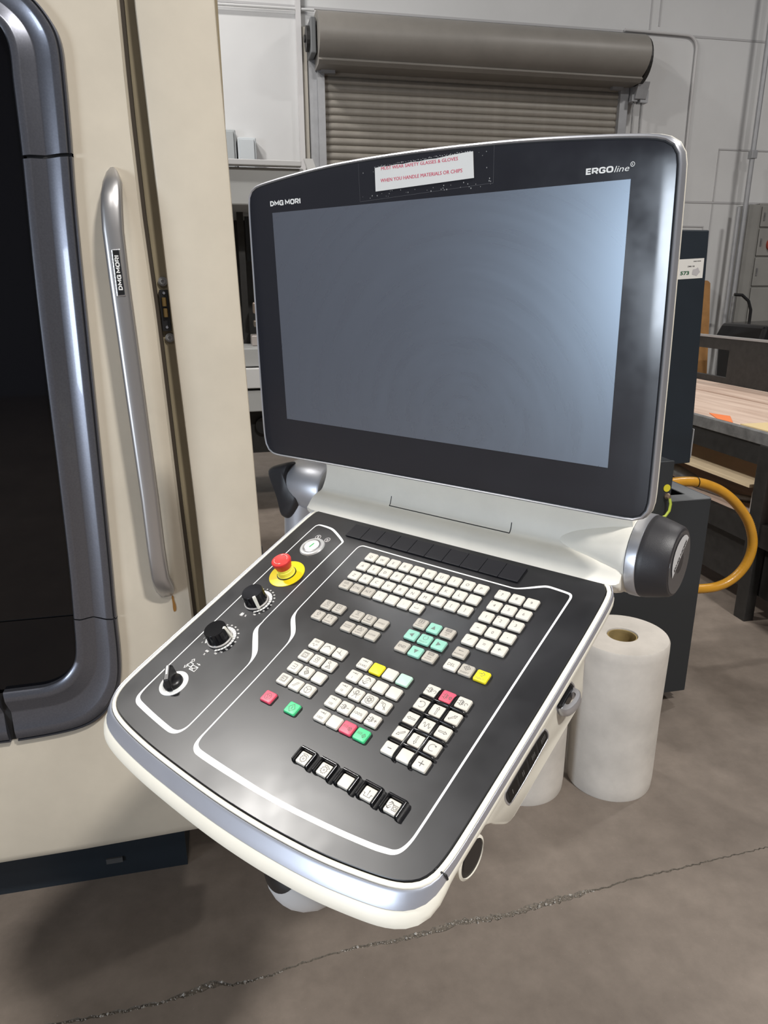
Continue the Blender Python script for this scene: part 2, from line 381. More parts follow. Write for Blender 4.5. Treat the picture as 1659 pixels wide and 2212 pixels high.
o = B().tube([(5.57, 7.26, 6.8), (5.577, 7.26, 3.0), (5.577, 7.26, 1.2), (5.577, 7.26, .02)], .026, 12).make('steel_conduit', M_galv); tag(o, 'thick galvanised pipe standing in front of grey electrical cabinets', 'pipe')
o = B().box((5.545, 7.225, 2.72), (5.61, 7.295, 2.80)).make('pipe_coupling', M_galv, None, bevel=0.004)
cp = bpy.data.objects['steel_conduit']; o.parent = cp
o = B().tube([(5.50, 7.26, 2.25), (5.505, 7.26, 1.3), (5.51, 7.26, .02)], .022, 10).make('thin_conduit', M_galv); tag(o, 'slim grey pipe left of the thick galvanised pipe', 'pipe')
# electrical cabinets far right on the back wall
M_elec = mat('electrical_grey', (0.27, 0.265, 0.25), 0.5, var=0.08, scale=4)
ec = empty('electrical_cabinet', 'grey electrical switch cabinet on the back wall at far right', 'cabinet', (6.3, 7.4, 0.3))
bx('body', (5.66, 7.30, 0.3), (5.80, 7.5, 2.28), M_elec, ec, .006); bx('body', (5.82, 7.34, 0.3), (7.0, 7.5, 2.30), M_elec, ec, .006)
for z0, z1 in ((2.06, 2.27), (1.76, 2.04), (1.44, 1.74), (0.5, 1.42)):
    d = bx('switch_door', (5.845, 7.322, z0), (6.9, 7.342, z1), M_elec, ec, .006)
    B().box((5.87, 7.312, (z0 + z1) / 2 - .04), (5.885, 7.324, (z0 + z1) / 2 + .04)).make('catch', M_steel, d, rel(ec))
k = B().lathe([(0, 0), (.07, 0), (.07, .03), (0, .03)], (6.02, 7.33, 1.88), (0, -1, 0), 20).make('meter_dial', mat('meter_red', (0.3, 0.05, 0.03), 0.4), ec, rel(ec))
# two pale boxes on the wall left
for x0, x1, z0, z1, c, lb in ((-.05, .232, 2.2, 2.822, (0.36, 0.38, 0.385), 'taller grey-green wall box, beside the beige machine edge'), (.245, .414, 2.2, 2.762, (0.50, 0.53, 0.55), 'pale blue-white wall box, right of the grey-green box')):
    r = empty('wall_box', lb, 'box', ((x0 + x1) / 2, 7.42, z0)); m_ = mat('wallbox%d' % int(x0 * 1000), c, 0.6)
    bx('body', (x0, 7.36, z0), (x1, 7.5, z1), m_, r, .01); bx('lid', (x0 + .02, 7.345, z0 + .02), (x1 - .02, 7.36, z1 - .02), m_, r, .004)

# ------------------------------------------------------------------ grey machine behind, left gap
gm = empty('background_machine', 'grey and white machine with dark open bay behind the console', 'machine', (-.2, 4.6, 0))
M_g1 = mat('grey_enamel', (0.37, 0.375, 0.37), 0.5, var=0.05, scale=3); M_g2 = mat('light_enamel', (0.58, 0.58, 0.575), 0.5)
bx('hood_beam', (-1.6, 4.5, 1.90), (.515, 5.6, 2.10), M_g1, gm, .008); bx('top_rail', (-1.6, 4.46, 2.105), (.50, 4.52, 2.135), mat('rail_grey', (0.5, 0.5, 0.5), .5), gm, .004)
bx('back_sheet', (-1.6, 5.5, .3), (.9, 5.6, 1.9), M_blacksteel, gm); bx('bay_post', (.13, 4.9, .95), (.17, 4.96, 1.9), M_blacksteel, gm); bx('bay_sheet', (.19, 5.2, 1.62), (.9, 5.24, 1.9), M_slate, gm)
st = B().prism([(.515, 2.147), (.565, 2.147), (.70, 1.75), (.65, 1.75)], lambda x, z, h: (x, h, z), 4.46, 4.5); st.make('diagonal_stay', M_g2, gm, rel(gm))
bx('side_rail', (.56, 4.5, 2.05), (.9, 4.6, 2.10), M_g2, gm)
bx('apron_panel', (-1.2, 4.5, .985), (.9, 5.3, 1.095), M_g1, gm, .006); bx('apron_panel', (-1.2, 4.47, .855), (.9, 5.3, .978), M_g2, gm, .006); bx('apron_panel', (-1.2, 4.48, .71), (.9, 5.3, .84), M_g1, gm, .006)
bx('machine_base', (-1.2, 4.62, .42), (.9, 5.4, .70), M_blacksteel, gm); bx('base_foot', (-1.1, 4.8, 0), (-.9, 5.2, .42), M_blacksteel, gm); bx('base_foot', (.7, 4.9, 0), (.88, 5.2, .42), M_blacksteel, gm)
B().lathe([(0, 0), (.055, 0), (.055, .03), (0, .03)], (.215, 4.62, .60), (0, -1, 0), 20).make('base_port', M_black, gm, rel(gm))
# spindle bits glinting inside the bay
v = empty('metal_fitting', 'small dark metal fitting on the pale apron of the grey machine', 'fitting', (.24, 4.75, 1.095))
bx('fitting_body', (.17, 4.66, 1.096), (.40, 4.85, 1.16), mat('fitting_pale', (0.42, 0.38, 0.36), .4, .3), v, .006); B().lathe([(0, 0), (.045, 0), (.045, .10), (.03, .12), (.03, .3), (0, .3)], (.27, 4.75, 1.15), (0, 0, 1), 16).make('fitting_spindle', M_blacksteel, v, rel(v))
bx('fitting_jaw', (.19, 4.7, 1.29), (.36, 4.8, 1.36), mat('jaw_brass', (0.30, 0.24, 0.2), .35, .6), v, .01); bx('fitting_jaw', (.19, 4.7, 1.21), (.36, 4.8, 1.25), mat('jaw_brass2', (0.20, 0.17, 0.14), .35, .6), v, .008)

# ------------------------------------------------------------------ milling machine at left
YF = 1.45
mm_ = empty('milling_machine', 'large beige machine enclosure with graphite framed dark window, left edge', 'machine', (-1.2, 2.3, 0))
mw = rel(mm_)
# door skin with window opening is built as a ring of quads around the frame outline
fo = [(-.53, .525), (-.416, .53), (-.346, .541), (-.303, .571), (-.276, .615), (-.265, .649), (-.2595, .71), (-.259, .803), (-.254, .927), (-.243, 1.386), (-.240, 1.515), (-.237, 1.607), (-.233, 1.679), (-.230, 1.747), (-.2285, 1.80), (-.228, 1.827), (-.231, 1.848), (-.238, 1.864), (-.250, 1.883), (-.264, 1.899), (-.30, 1.925), (-.36, 1.95), (-.45, 1.962), (-.60, 1.968)]
fi = [(-.53, .650), (-.445, .651), (-.413, .652), (-.382, .664), (-.362, .685), (-.351, .705), (-.345, .735), (-.341, .809), (-.334, .934), (-.324, 1.387), (-.320, 1.515), (-.316, 1.606), (-.313, 1.67), (-.3115, 1.745), (-.311, 1.78), (-.309, 1.81), (-.310, 1.832), (-.316, 1.85), (-.324, 1.860), (-.334, 1.868), (-.355, 1.882), (-.39, 1.895), (-.45, 1.903), (-.60, 1.906)]
# extend both outlines to the left part of the window
fo = [(-2.2, .525)] + fo + [(-2.2, 1.968)]; fi = [(-2.2, .650)] + fi + [(-2.2, 1.906)]
def smooth_open(p, it=2): return chaikin(p, it, closed=False)
fo_s, fi_s = smooth_open(fo), smooth_open(fi)
NF = len(fo_s)
dr = [(-.1355, 1.995), (-.1365, 1.80), (-.136, 1.713), (-.133, 1.564), (-.125, 1.384), (-.117, 1.037), (-.109, .772), (-.107, .60)]
# right boundary of the door at a given height
def interp(tab, z):
    tab = sorted(tab, key=lambda q: q[1])
    if z <= tab[0][1]: return tab[0][0]
    for a, c in zip(tab, tab[1:]):
        if z <= c[1]: return a[0] + (c[0] - a[0]) * (z - a[1]) / (c[1] - a[1])
    return tab[-1][0]
rp = [(-.1085, 1.995), (-.1085, 1.909), (-.101, 1.621), (-.095, 1.384), (-.083, 1.034), (-.077, .801), (-.073, .60)]
re_ = [(.022, 2.3), (.024, 1.918), (.030, 1.667), (.036, 1.382), (.042, 1.154), (.048, .906), (.056, .45), (.060, .2)]
ZT, ZB = 2.30, 0.20
zz = [0.36 + (ZT - .36) * i / 24 for i in range(25)]
b = B()
# skin between frame outline and the door's right edge (cut vertically into strips)
L = [p for p in fo_s]
vs = []; fs = []
for i, (x, z) in enumerate(L):
    xr = interp(dr, z)
    vs += [(x, YF, z), (xr if x < xr else x, YF, z)]
# right strip
k0 = next(i for i, p in enumerate(L) if p[0] > -.272); k1 = max(i for i, p in enumerate(L) if p[0] > -.25)
fs = [(2 * i, 2 * i + 1, 2 * i + 3, 2 * i + 2) for i in range(k0, k1)]
b.add(vs, fs)
# below the window
vs = []
for i in range(k0 + 1): vs += [(L[i][0], YF, L[i][1]), (L[i][0], YF, .36)]
b.add(vs, [(2 * i, 2 * i + 2, 2 * i + 3, 2 * i + 1) for i in range(k0)])
z0 = L[k0][1]
b.add([(L[k0][0], YF, .36), (interp(dr, z0), YF, .36), (interp(dr, z0), YF, z0), (L[k0][0], YF, z0)], [(0, 1, 2, 3)])
# above the window
vs = []
for i in range(k1, NF): vs += [(L[i][0], YF, L[i][1]), (L[i][0], YF, ZT)]
b.add(vs, [(2 * i, 2 * i + 1, 2 * i + 3, 2 * i + 2) for i in range(NF - 1 - k1)])
z1 = L[k1][1]
b.add([(L[k1][0], YF, z1), (interp(dr, z1), YF, z1), (interp(dr, 2), YF, ZT), (L[k1][0], YF, ZT)], [(0, 1, 2, 3)])
# rolled right edge of the door: slight chamfer then return into the gap
edge = [(-.012, 0), (0, .004), (.0035, .012), (.0035, .045)]
rows = [[(interp(dr, z) + e[0], YF + e[1], z) for e in edge] for z in zz]
for e in ():
    pass
nE = len(edge); b.add([p for r in rows for p in r], [(i * nE + j, i * nE + j + 1, (i + 1) * nE + j + 1, (i + 1) * nE + j) for i in range(len(rows) - 1) for j in range(1, nE - 1)])
b.add([(interp(dr, z), YF + .004, z) for z in zz] + [(interp(dr, z) - .0, YF, z) for z in zz], [(i, i + 1, 25 + i + 1, 25 + i) for i in range(24)])
part(b.make('door_panel', M_beige, mm_, mw, smooth=0.5), 'beige sheet metal sliding door')
b = B(); b.loft([[(interp(dr, z) + dx, YF + dy, z) for dx, dy in ((.0036, .012), (.0095, .012), (.0095, .034), (.0036, .034))] for z in zz]); part(b.make('gap_shadow_strip', mat('gap_shadow_brown', (.035, .025, .015), .7), mm_, mw), 'dark strip painted as the shadow gap along the door edge')  # dark strip added to draw the shadow line beside the door edge
# lower apron below the door, right body panel, returns
b = B()
ap = [(-2.2, .36), (-.073, .36)]
xs = [-2.2, -.60, -.40, -.14, -.02, .052]; zb = [.175, .197, .199, .207, .21, .212]
prof = lambda x, zb_: [(x, YF + .0, .36), (x, YF, zb_ + .03), (x, YF + .004, zb_ + .012), (x, YF + .016, zb_ + .002), (x, YF + .12, zb_)]
rows = [prof(x, q) for x, q in zip(xs, zb)]
n = 5; b.add([p for r in rows for p in r], [(i * n + j, (i + 1) * n + j, (i + 1) * n + j + 1, i * n + j + 1) for i in range(len(rows) - 1) for j in range(n - 1)])
part(b.make('lower_apron', M_beige, mm_, mw, smooth=0.8), 'beige lower apron above the dark plinth')
b = B()
rows = []
for z in zz:
    l, r = interp(rp, z), interp(re_, z)
    rows.append([(l, YF + .05, z), (l, YF + .008, z), (l + .002, YF + .002, z), (l + .006, YF, z), (r - .006, YF, z), (r - .0015, YF + .0015, z), (r, YF + .006, z), (r, YF + .9, z)])
n = 8; b.add([p for q in rows for p in q], [(i * n + j, i * n + j + 1, (i + 1) * n + j + 1, (i + 1) * n + j) for i in range(len(rows) - 1) for j in range(n - 1)])
part(b.make('side_panel', M_beige, mm_, mw, smooth=0.6), 'beige corner panel right of the door gap')
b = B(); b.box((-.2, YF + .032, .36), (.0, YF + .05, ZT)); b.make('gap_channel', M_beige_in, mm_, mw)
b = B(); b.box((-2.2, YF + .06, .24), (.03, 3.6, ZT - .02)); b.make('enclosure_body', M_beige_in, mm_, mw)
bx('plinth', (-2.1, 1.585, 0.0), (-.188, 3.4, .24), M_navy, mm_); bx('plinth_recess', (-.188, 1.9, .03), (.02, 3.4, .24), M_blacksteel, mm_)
bx('plinth_latch', (-.385, 1.58, .045), (-.345, 1.587, .06), mat('scuffed_patch', (0.06, 0.06, 0.06), .6), mm_)
# window frame: swept cross section in pieces
fprof = [(0, .000), (0.0, .016), (.03, .0195), (.15, .0215), (.19, .0205), (.42, .0062), (.46, .0058), (.74, .0165), (.78, .0178), (.905, .0172), (.925, .0150), (.935, .009), (.952, .009), (.962, .0140), (.99, .0125), (1.0, .008), (1.0, -.01)]
def frame_piece(i0, i1, shift0=0.0, shift1=0.0, lab=None):
    b = B(); rows = []
    for i in range(i0, i1 + 1):
        a, c = fi_s[i], fo_s[i]
        rows.append([(a[0] + (c[0] - a[0]) * t, YF - h, a[1] + (c[1] - a[1]) * t) for t, h in fprof])
    if shift0: rows[0] = [tuple(p0[q] + (p1[q] - p0[q]) * shift0 for q in range(3)) for p0, p1 in zip(rows[0], rows[1])]
    if shift1: rows[-1] = [tuple(p0[q] + (p1[q] - p0[q]) * shift1 for q in range(3)) for p0, p1 in zip(rows[-1], rows[-2])]
    n = len(fprof); b.add([p for r in rows for p in r], [(i * n + j, (i + 1) * n + j, (i + 1) * n + j + 1, i * n + j + 1) for i in range(len(rows) - 1) for j in range(n - 1)] + [tuple(range(n)), tuple((len(rows) - 1) * n + j for j in range(n))])
    o = b.make('window_frame', M_frame, mm_, mw, smooth=0.7); part(o, lab); return o
def near_i(z, lo=0): return min((i for i in range(NF) if fo_s[i][0] > -.30), key=lambda i: abs(fo_s[i][1] - z))
ia, ib = near_i(.80), near_i(1.667)
ic = min(range(NF // 2), key=lambda i: abs(fo_s[i][0] + .478))
frame_piece(0, ic, 0, .12, 'graphite bottom bar of the window frame')
frame_piece(ic, ia, 0, .12, 'graphite rounded lower corner of the window frame')
frame_piece(ia, ib, 0, .22, 'graphite upright bar of the window frame')
frame_piece(ib, NF - 1, .10, 0, 'graphite rounded upper corner of the window frame')
b = B(); n = NF
b.add([(fi_s[i][0] + (fo_s[i][0] - fi_s[i][0]) * .06, YF - .004, fi_s[i][1] + (fo_s[i][1] - fi_s[i][1]) * .06) for i in range(NF)] + [(fi_s[i][0] + (fo_s[i][0] - fi_s[i][0]) * .98, YF - .004, fi_s[i][1] + (fo_s[i][1] - fi_s[i][1]) * .98) for i in range(NF)], [(i, i + 1, n + i + 1, n + i) for i in range(n - 1)])
b.make('frame_seal', M_dark, mm_, mw)
upp = [(-2.2, .806), (interp([(x, z) for x, z in fi_s if x > -.40 and .7 < z < 1.7], .806), .806)] + [(x, z) for x, z in fi_s if z > .806]
b = B(); b.add([(x, YF - .003, z) for x, z in upp], [tuple(range(len(upp)))]); part(b.make('window_pane', M_glass, mm_, mw), 'dark tinted safety glass')
b = B(); lowp = [(x, z) for x, z in fi_s if z < .803] + [(-2.2, .803)]; b.add([(x, YF - .0035, z) for x, z in lowp], [tuple(range(len(lowp)))]); part(b.make('window_pane', mat('lower_pane_black', (.003, .003, .004), .08, spec=.3), mm_, mw), 'black lower pane')
b = B(); b.add([(x, YF + .002, z) for x, z in fi_s], [tuple(range(NF))]); b.make('pane_backing', M_dark, mm_, mw)
# door handle
hl = [(-.168, .826), (-.1735, .845), (-.1765, .865), (-.178, .885), (-.179, .95), (-.180, 1.055), (-.186, 1.25), (-.189, 1.36), (-.192, 1.46), (-.194, 1.546), (-.193, 1.58), (-.191, 1.605), (-.187, 1.626), (-.181, 1.644), (-.176, 1.652)]
hr = [(-.146, .828), (-.138, .842), (-.137, .86), (-.1435, .885), (-.1455, .95), (-.147, 1.055), (-.152, 1.25), (-.155, 1.36), (-.158, 1.46), (-.159, 1.546), (-.1575, 1.58), (-.1565, 1.605), (-.156, 1.626), (-.163, 1.646), (-.168, 1.653)]
hh = [.003, .022, .034, .044, .05, .052, .054, .054, .054, .052, .048, .042, .031, .014, .001]
rows = []
for (xl, zl), (xr_, zr), h in zip(hl, hr, hh):
    w = xr_ - xl; z = lambda t: zl + (zr - zl) * t
    P = [(0, -.022), (0, -.004), (.10, .0), (.22, .0015), (.5, .0025), (.80, .0015), (.93, -.001), (1, -.006), (1, -.020), (.5, -.024)]
    rows.append([(xl + w * t, YF - h - q, z(t)) for t, q in P])
hb = B().loft(rows)
hd = part(hb.make('door_handle', M_handle, mm_, mw, smooth=0.75), 'long satin metal pull handle')
bd = B(); c = [(-.1793, 1.4365), (-.1663, 1.4375), (-.1683, 1.5135), (-.1803, 1.5125)]
yb = YF - .0585
def quad_ring(c, y, m, nm, par, grow):
    cx = sum(p[0] for p in c) / 4; cz = sum(p[1] for p in c) / 4
    q = []
    for p in c:
        q.append((p[0] + grow * (1 if p[0] > cx else -1), p[1] + grow * (1 if p[1] > cz else -1)))
    bb = B(); bb.prism(q, lambda x, z, h: (x, h, z), y, y + .004); return bb.make(nm, m, par, mw, bevel=.0008)
part(quad_ring(c, yb + .0003, M_chrome, 'badge_rim', hd, .0010), 'chrome badge rim'); part(quad_ring(c, yb, M_black, 'badge_plate', hd, -.0004), 'black badge plate')
b = B(); block_text(b, 'DMG MORI', -29, -3.5, 7.0, 0, 58)
b.v = [(-.1733 - y * 1 - x * .022, yb - .0003, 1.475 + x) for x, y, z in b.v]
part(b.make('badge_lettering', M_white, hd, mw), 'white letters reading upward')
# oil drip under the handle
b = B(); dp = [(-.1465, .827), (-.1425, .827), (-.1415, .815), (-.1395, .807), (-.1385, .797), (-.1405, .790), (-.1445, .790), (-.1455, .798), (-.1450, .810)]
b.prism(chaikin(dp, 1), lambda x, z, h: (x, h, z), YF - .0012, YF + .001); part(b.make('oil_drip', M_rust, mm_, mw), 'brown oil drip under the handle')
# strike plate in the gap
M_strike = mat('strike_paint', (0.42, 0.38, 0.30), .5)
for zc, xc in ((1.461, -.106), (1.357, -.1025)):
    o = B().lathe([(0, 0), (.0085, 0), (.0085, .003), (.0055, .003), (.0055, .006), (.003, .006), (.003, .003), (0, .003)], (xc, YF + .03, zc), (0, -1, 0), 20).make('bolt', M_steel, mm_, mw)
lk = B().box((-.114, YF + .022, 1.370), (-.0985, YF + .031, 1.446)).make('latch_plate', M_black, mm_, mw)
for zc in (1.404, 1.424): B().lathe([(0, 0), (.0045, 0), (.0045, .016), (0, .016)], (-.1055 - (zc - 1.404) * .05, YF + .020, zc - .008), (0, 0, 1), 14).make('latch_roller', mat('brass', (0.25, 0.17, 0.07), .4, .7), lk, mw)
for zc in (1.377, 1.440): B().lathe([(0, 0), (.0035, 0), (.0025, .002), (0, .002)], (-.1055, YF + .022, zc), (0, -1, 0), 12).make('latch_screw', M_chrome, lk, mw)

# ------------------------------------------------------------------ operator console
Ov, Uv, Vv, Wv = Vector((0.173389, 0.876694, 1.104019)), Vector((0.628905, -0.777482, 0)), Vector((0.717675, 0.580526, 0.384619)), Vector((-0.299034, -0.241888, 0.923076))
KM = Matrix(((Uv.x, Vv.x, Wv.x, Ov.x), (Uv.y, Vv.y, Wv.y, Ov.y), (Uv.z, Vv.z, Wv.z, Ov.z), (0, 0, 0, 1)))
con = empty('operator_console', 'tilted black keyboard console with large dark monitor on cream housing', 'control panel', mw=KM)
TK = math.radians(22.62); ct, st_ = math.cos(TK), math.sin(TK)
def nz(u, N, z):  # upright coordinates (mm) to console-local metres
    return (u * .001, (N * ct + z * st_) * .001, (-N * st_ + z * ct) * .001)
PO = [(-134, 67), (-148, 65.5), (-155.5, 60), (-158, 48), (-159, 19), (-161, -78), (-162, -167), (-163.5, -246), (-164, -300), (-161, -317), (-154, -328), (-143, -335.5), (-128, -340.5), (-100, -345.5), (-50, -350.5), (0, -353), (50, -354.8), (95, -355.2), (148, -353.5), (207, -348.8), (257, -340), (281, -334), (295.6, -326), (303, -315), (306, -298), (307, -272), (307.8, -192), (308.5, -132), (308.6, -17), (307, 45), (303, 56), (294, 64), (281, 67.5), (265, 69), (225, 70), (140, 71), (70, 71.3), (-45, 69.5)]
PO = resample(chaikin(PO, 2), 260)
PN = normals2(PO)
def fwt(nv): return max(0.0, -nv) ** 1.3
def ploop(d, w, df=0, wf=0, top=None):
    out = []
    for (x, y), (nx, ny) in zip(PO, PN):
        f = fwt(ny); dd = d + df * f
        if ny > 0.5 and d > 0 and top is not None: dd = min(dd, top)
        out.append(((x + nx * dd) * .001, (y + ny * dd) * .001, (w + wf * f) * .001))
    return out
b = B(); b.loft([ploop(-6, -4), ploop(-.6, -4), ploop(0, -4.6)], cap0=True, cap1=False)
part(b.make('panel_face', M_panel, con, smooth=0.5), 'matt black keyboard membrane with worn grey sheen')
b = B(); b.loft([ploop(-1, -4.9), ploop(0, -6.5), ploop(1.4, -6.5)], cap0=False, cap1=False); b.make('panel_gap', M_dark, con)
b = B(); b.loft([ploop(1.2, -7), ploop(1.3, -4.9), ploop(2, -4.3), ploop(5.2, -4.6), ploop(6, -5.4), ploop(6.1, -9)], cap0=False, cap1=False)
housing = part(b.make('keyboard_rim', M_cream, con, smooth=0.9), 'cream rim around the keyboard panel')
b = B(); b.loft([ploop(6.0, -7.2), ploop(7.2, -7.2)], cap0=False, cap1=False); b.make('rim_groove', M_dark, con)
b = B(); b.loft([ploop(6.9, -8), ploop(6.9, -5.2), ploop(7.3, -4.8), ploop(7.8, -4.8, .8, -.4), ploop(8.0, -5.6, 2.2, -1.2), ploop(8.2, -9, 8, -2.5), ploop(8.3, -12.5, 12.2, -4.2), ploop(7.6, -13, 12.2, -4.4)], cap0=False, cap1=False)
part(b.make('bumper_band', M_band, con, smooth=0.9), 'silver-blue bumper band around the keyboard')
b = B(); b.loft([ploop(7.4, -12.6, 12, -4.4), ploop(8.1, -13.2, 13, -4.8), ploop(8.4, -16, 20, -8), ploop(8.0, -20, 23, -9), ploop(5, -27, 19, -10), ploop(-6, -33, 6, -12), ploop(-40, -40, 0, -10)], cap0=False, cap1=True)
part(b.make('keyboard_housing', M_cream, con, smooth=0.9), 'cream lower housing of the keyboard')
# joint in the bumper band near the right front corner
b = B(); b.box((.3035, -.3100, -.0128), (.3150, -.3085, -.0046)); b.make('band_joint', M_dark, con)
# deep side body
SB = [(58, -10), (-240, -10), (-255, -24), (-242, -34), (-233, -49), (-224, -63), (-216, -75), (-202, -79), (-124, -80.5), (-66, -83), (-50, -84), (-41, -77), (-34, -52), (-24, -27), (20, -24), (50, -20)]
SBs = chaikin(SB, 1)
b = B()
def sbr(u, s): return [(u * .001, (-110 + (v + 110) * s) * .001, (-40 + (w + 40) * s) * .001) for v, w in SBs]
b.loft([sbr(-150, .9), sbr(-156, .97), sbr(-160, 1), sbr(307.5, 1), sbr(310.4, .995), sbr(311.4, .98)])
body = part(b.make('side_body', M_cream, con, smooth=0.8), 'deep cream underside body')
def inset(poly, nm, it=2):
    p = chaikin(poly, it); nn_ = normals2(p)
    ring = lambda d, u: [(u * .001, (v + a * d) * .001, (w + c * d) * .001) for (v, w), (a, c) in zip(p, nn_)]
    b = B(); b.loft([ring(1.2, 311.2), ring(1.0, 312.0), ring(-.6, 312.0), ring(-1.2, 311.0)], cap0=False, cap1=False)
    o = part(b.make(nm + '_bezel', M_silver, con, smooth=.9), 'grey metal bezel'); b = B(); b.loft([ring(-.6, 311.75)], cap0=False, cap1=True)
    b.add(ring(-.5, 311.7), [tuple(range(len(p)))]); q = b.make(nm + '_opening', M_dark, o); return o, q
inset([(-71, -23), (-63.6, -30.3), (-56.5, -46), (-62, -53), (-84, -58.7), (-93.2, -53.6), (-98.4, -36), (-97.5, -28), (-84, -20)], 'key_slot')
sl = [(-128.7, -30.6), (-122.5, -42), (-121.6, -52.2), (-127.5, -54.5), (-204.5, -56.6), (-209.5, -46), (-210.7, -33.6), (-205.5, -29.5)]
M_tile = mat('tile_black', (.004, .004, .004), .5, spec=.25)
vb, _ = inset(sl, 'vent_slot')
for i in range(4):
    v0 = -206 + i * 20.5; b = B()
    b.prism([(v0 + 1.5, -53), (v0 + 18.5, -53), (v0 + 18.5, -34.5), (v0 + 1.5, -34.5)], lambda v, w, h: (h, v * .001, w * .001), .31176, .3120)
    t = b.make('indicator_tile', M_tile, vb, bevel=.0003); b = B()
    for j in range(i + 1): b.prism([(v0 + 8 + j * 2.4, -47), (v0 + 9.2 + j * 2.4, -47), (v0 + 9.2 + j * 2.4, -40), (v0 + 8 + j * 2.4, -40)], lambda v, w, h: (h, v * .001, w * .001), .31202, .31208)
    b.make('indicator_mark', mat('dim_grey', (.09, .09, .09), .5), vb)
# silver key fob sticking out of the upper slot
b = B(); fo_ = chaikin([(309, -66), (318, -64.5), (325, -68), (327.5, -78), (325, -92), (320, -98), (309, -98)], 2); fi2 = chaikin([(315.6, -72), (321.4, -71.5), (322.2, -79), (320.6, -89), (315.2, -89)], 2)
fo_, fi2 = resample(fo_, 40), resample(fi2, 40)
j0 = min(range(40), key=lambda j: math.dist(fi2[j], fo_[0])); fi2 = fi2[j0:] + fi2[:j0]
q3 = lambda p, w: [(u * .001, v * .001, w * .001) for u, v in p]
sh_ = lambda p, d: [(318 + (u - 318) * d, -81 + (v + 81) * d) for u, v in p]
b.loft([q3(fi2, -46), q3(sh_(fo_, .93), -46), q3(fo_, -44.5), q3(fo_, -36.5), q3(sh_(fo_, .93), -35), q3(fi2, -35), q3(fi2, -46)], cap0=False, cap1=False)
key = part(b.make('key_fob', M_silver, con, smooth=.8), 'silver key fob in the side slot')
B().box((.309, -.097, -.047), (.3165, -.066, -.031)).make('fob_core', M_blackgloss, key, bevel=.003)
# front tube with black cap
b = B(); b.lathe([(0, -.10), (.020, -.10), (.0205, -.02), (.0213, -.004), (.0208, 0), (.0183, .0012), (.0178, -.002)], (.3135, -.2755, -.0345), (1, 0, 0), 40)
tb = part(b.make('handle_tube', M_cream, con, smooth=.7), 'cream hand tube under the front edge'); part(B().lathe([(0, .0008), (.014, .0008), (.0145, .0002), (.0178, .0002), (.0178, -.003), (0, -.003)], (.3135, -.2755, -.0345), (1, 0, 0), 40).make('tube_cap', mat('cap_brownblack', (.014, .012, .011), .5), tb, smooth=.6), 'black end cap')
b = B(); b.loft([[(u * .001, v * .001, w * .001) for u, v, w in r] for r in ([(308, -240, -12), (308, -292, -12), (250, -292, -12), (250, -240, -12)], [(312, -256, -26), (312, -290, -26), (250, -290, -26), (250, -256, -26)], [(313, -262, -34), (313, -289, -34), (250, -289, -34), (250, -262, -34)])])
b.make('tube_neck', M_cream, con, bevel=.003, smooth=.9)

# printed white border lines
bl1 = [(-133, 28), (-129.5, 34.2), (-124, 35), (-107, 34.4), (-96, 32), (-66, 16.5), (-64.2, 13), (-65.2, 6), (-66.2, -66), (-66.4, -150)]
w1 = [.75, 1.0, 1.4, 1.7, 1.8, 1.6, 1.4, 1.1, .75, .75]
wv = [(-65.6, -152, .8), (-65.8, -158, 1.0), (-65.2, -164, 2.2), (-62.0, -170, 3.3), (-56, -176.3, 3.6), (-42, -190.5, 3.7), (-36.5, -196.5, 3.5), (-32.4, -204, 2.0), (-30.4, -212, .9), (-30, -220, .75)]
bl1 += [(a, c) for a, c, _ in wv]; w1 += [q for _, _, q in wv]
bl1 += [(-30.5, -306), (-31.5, -316), (-36, -323), (-43, -326), (-52, -326), (-86, -322.5), (-115, -318.6), (-122.5, -317), (-128.5, -313), (-131, -306), (-131.8, -290), (-132.6, -180), (-133.2, -60)]
w1 += [.8, 1.2, 2.0, 2.7, 3.0, 3.1, 3.3, 3.2, 2.4, 1.5, .9, .75, .75]
def smooth_w(p, w, it=2):
    q = [(a[0], a[1]) for a in p]; r = [(x, 0) for x in w]
    for _ in range(it):
        q2 = []; r2 = []; n = len(q)
        for i in range(n):
            a, c = q[i], q[(i + 1) % n]; x, y = r[i][0], r[(i + 1) % n][0]
            q2 += [(a[0] * .75 + c[0] * .25, a[1] * .75 + c[1] * .25), (a[0] * .25 + c[0] * .75, a[1] * .25 + c[1] * .75)]; r2 += [(x * .75 + y * .25, 0), (x * .25 + y * .75, 0)]
        q, r = q2, r2
    return q, [x for x, _ in r]
ZP = -.00392
p_, w_ = smooth_w(bl1, w1); b = B(); ribbon(b, p_, w_, ZP, True); part(b.make('border_line', M_white, con), 'white line around the rotary switches')
bl2 = [(-35.8, 6), (-35.2, 14), (-31, 18), (-25, 18.4), (78, 17.6), (196, 17.8), (205, 17.8), (211, 19.5), (221, 24.5), (236, 33), (241, 34.6), (247, 34.6), (266, 33.2), (271, 32), (273.3, 28), (273.4, 20), (272.8, -84), (272.8, -154), (272.7, -290), (271.8, -302), (269, -311), (264, -316), (256, -318), (248, -319.4), (200, -324.6), (127, -333.2), (60, -330), (10, -330.6), (3, -329), (-2.4, -325), (-4.8, -318), (-5, -306), (-4.6, -222)]
w2 = [.75, .8, .9, .9, .9, .9, .9, 1.1, 1.5, 1.7, 1.6, 1.5, 1.5, 1.5, 1.4, 1.2, 1.15, 1.2, 1.2, 1.5, 2.0, 2.4, 2.7, 2.7, 2.7, 2.7, 3.4, 3.6, 3.4, 2.6, 1.6, 1.0, .8]
bl2[25] = (127, -331.6); bl2[26] = (60, -331.6); bl2[24] = (200, -326); bl2[23] = (244, -320.6)
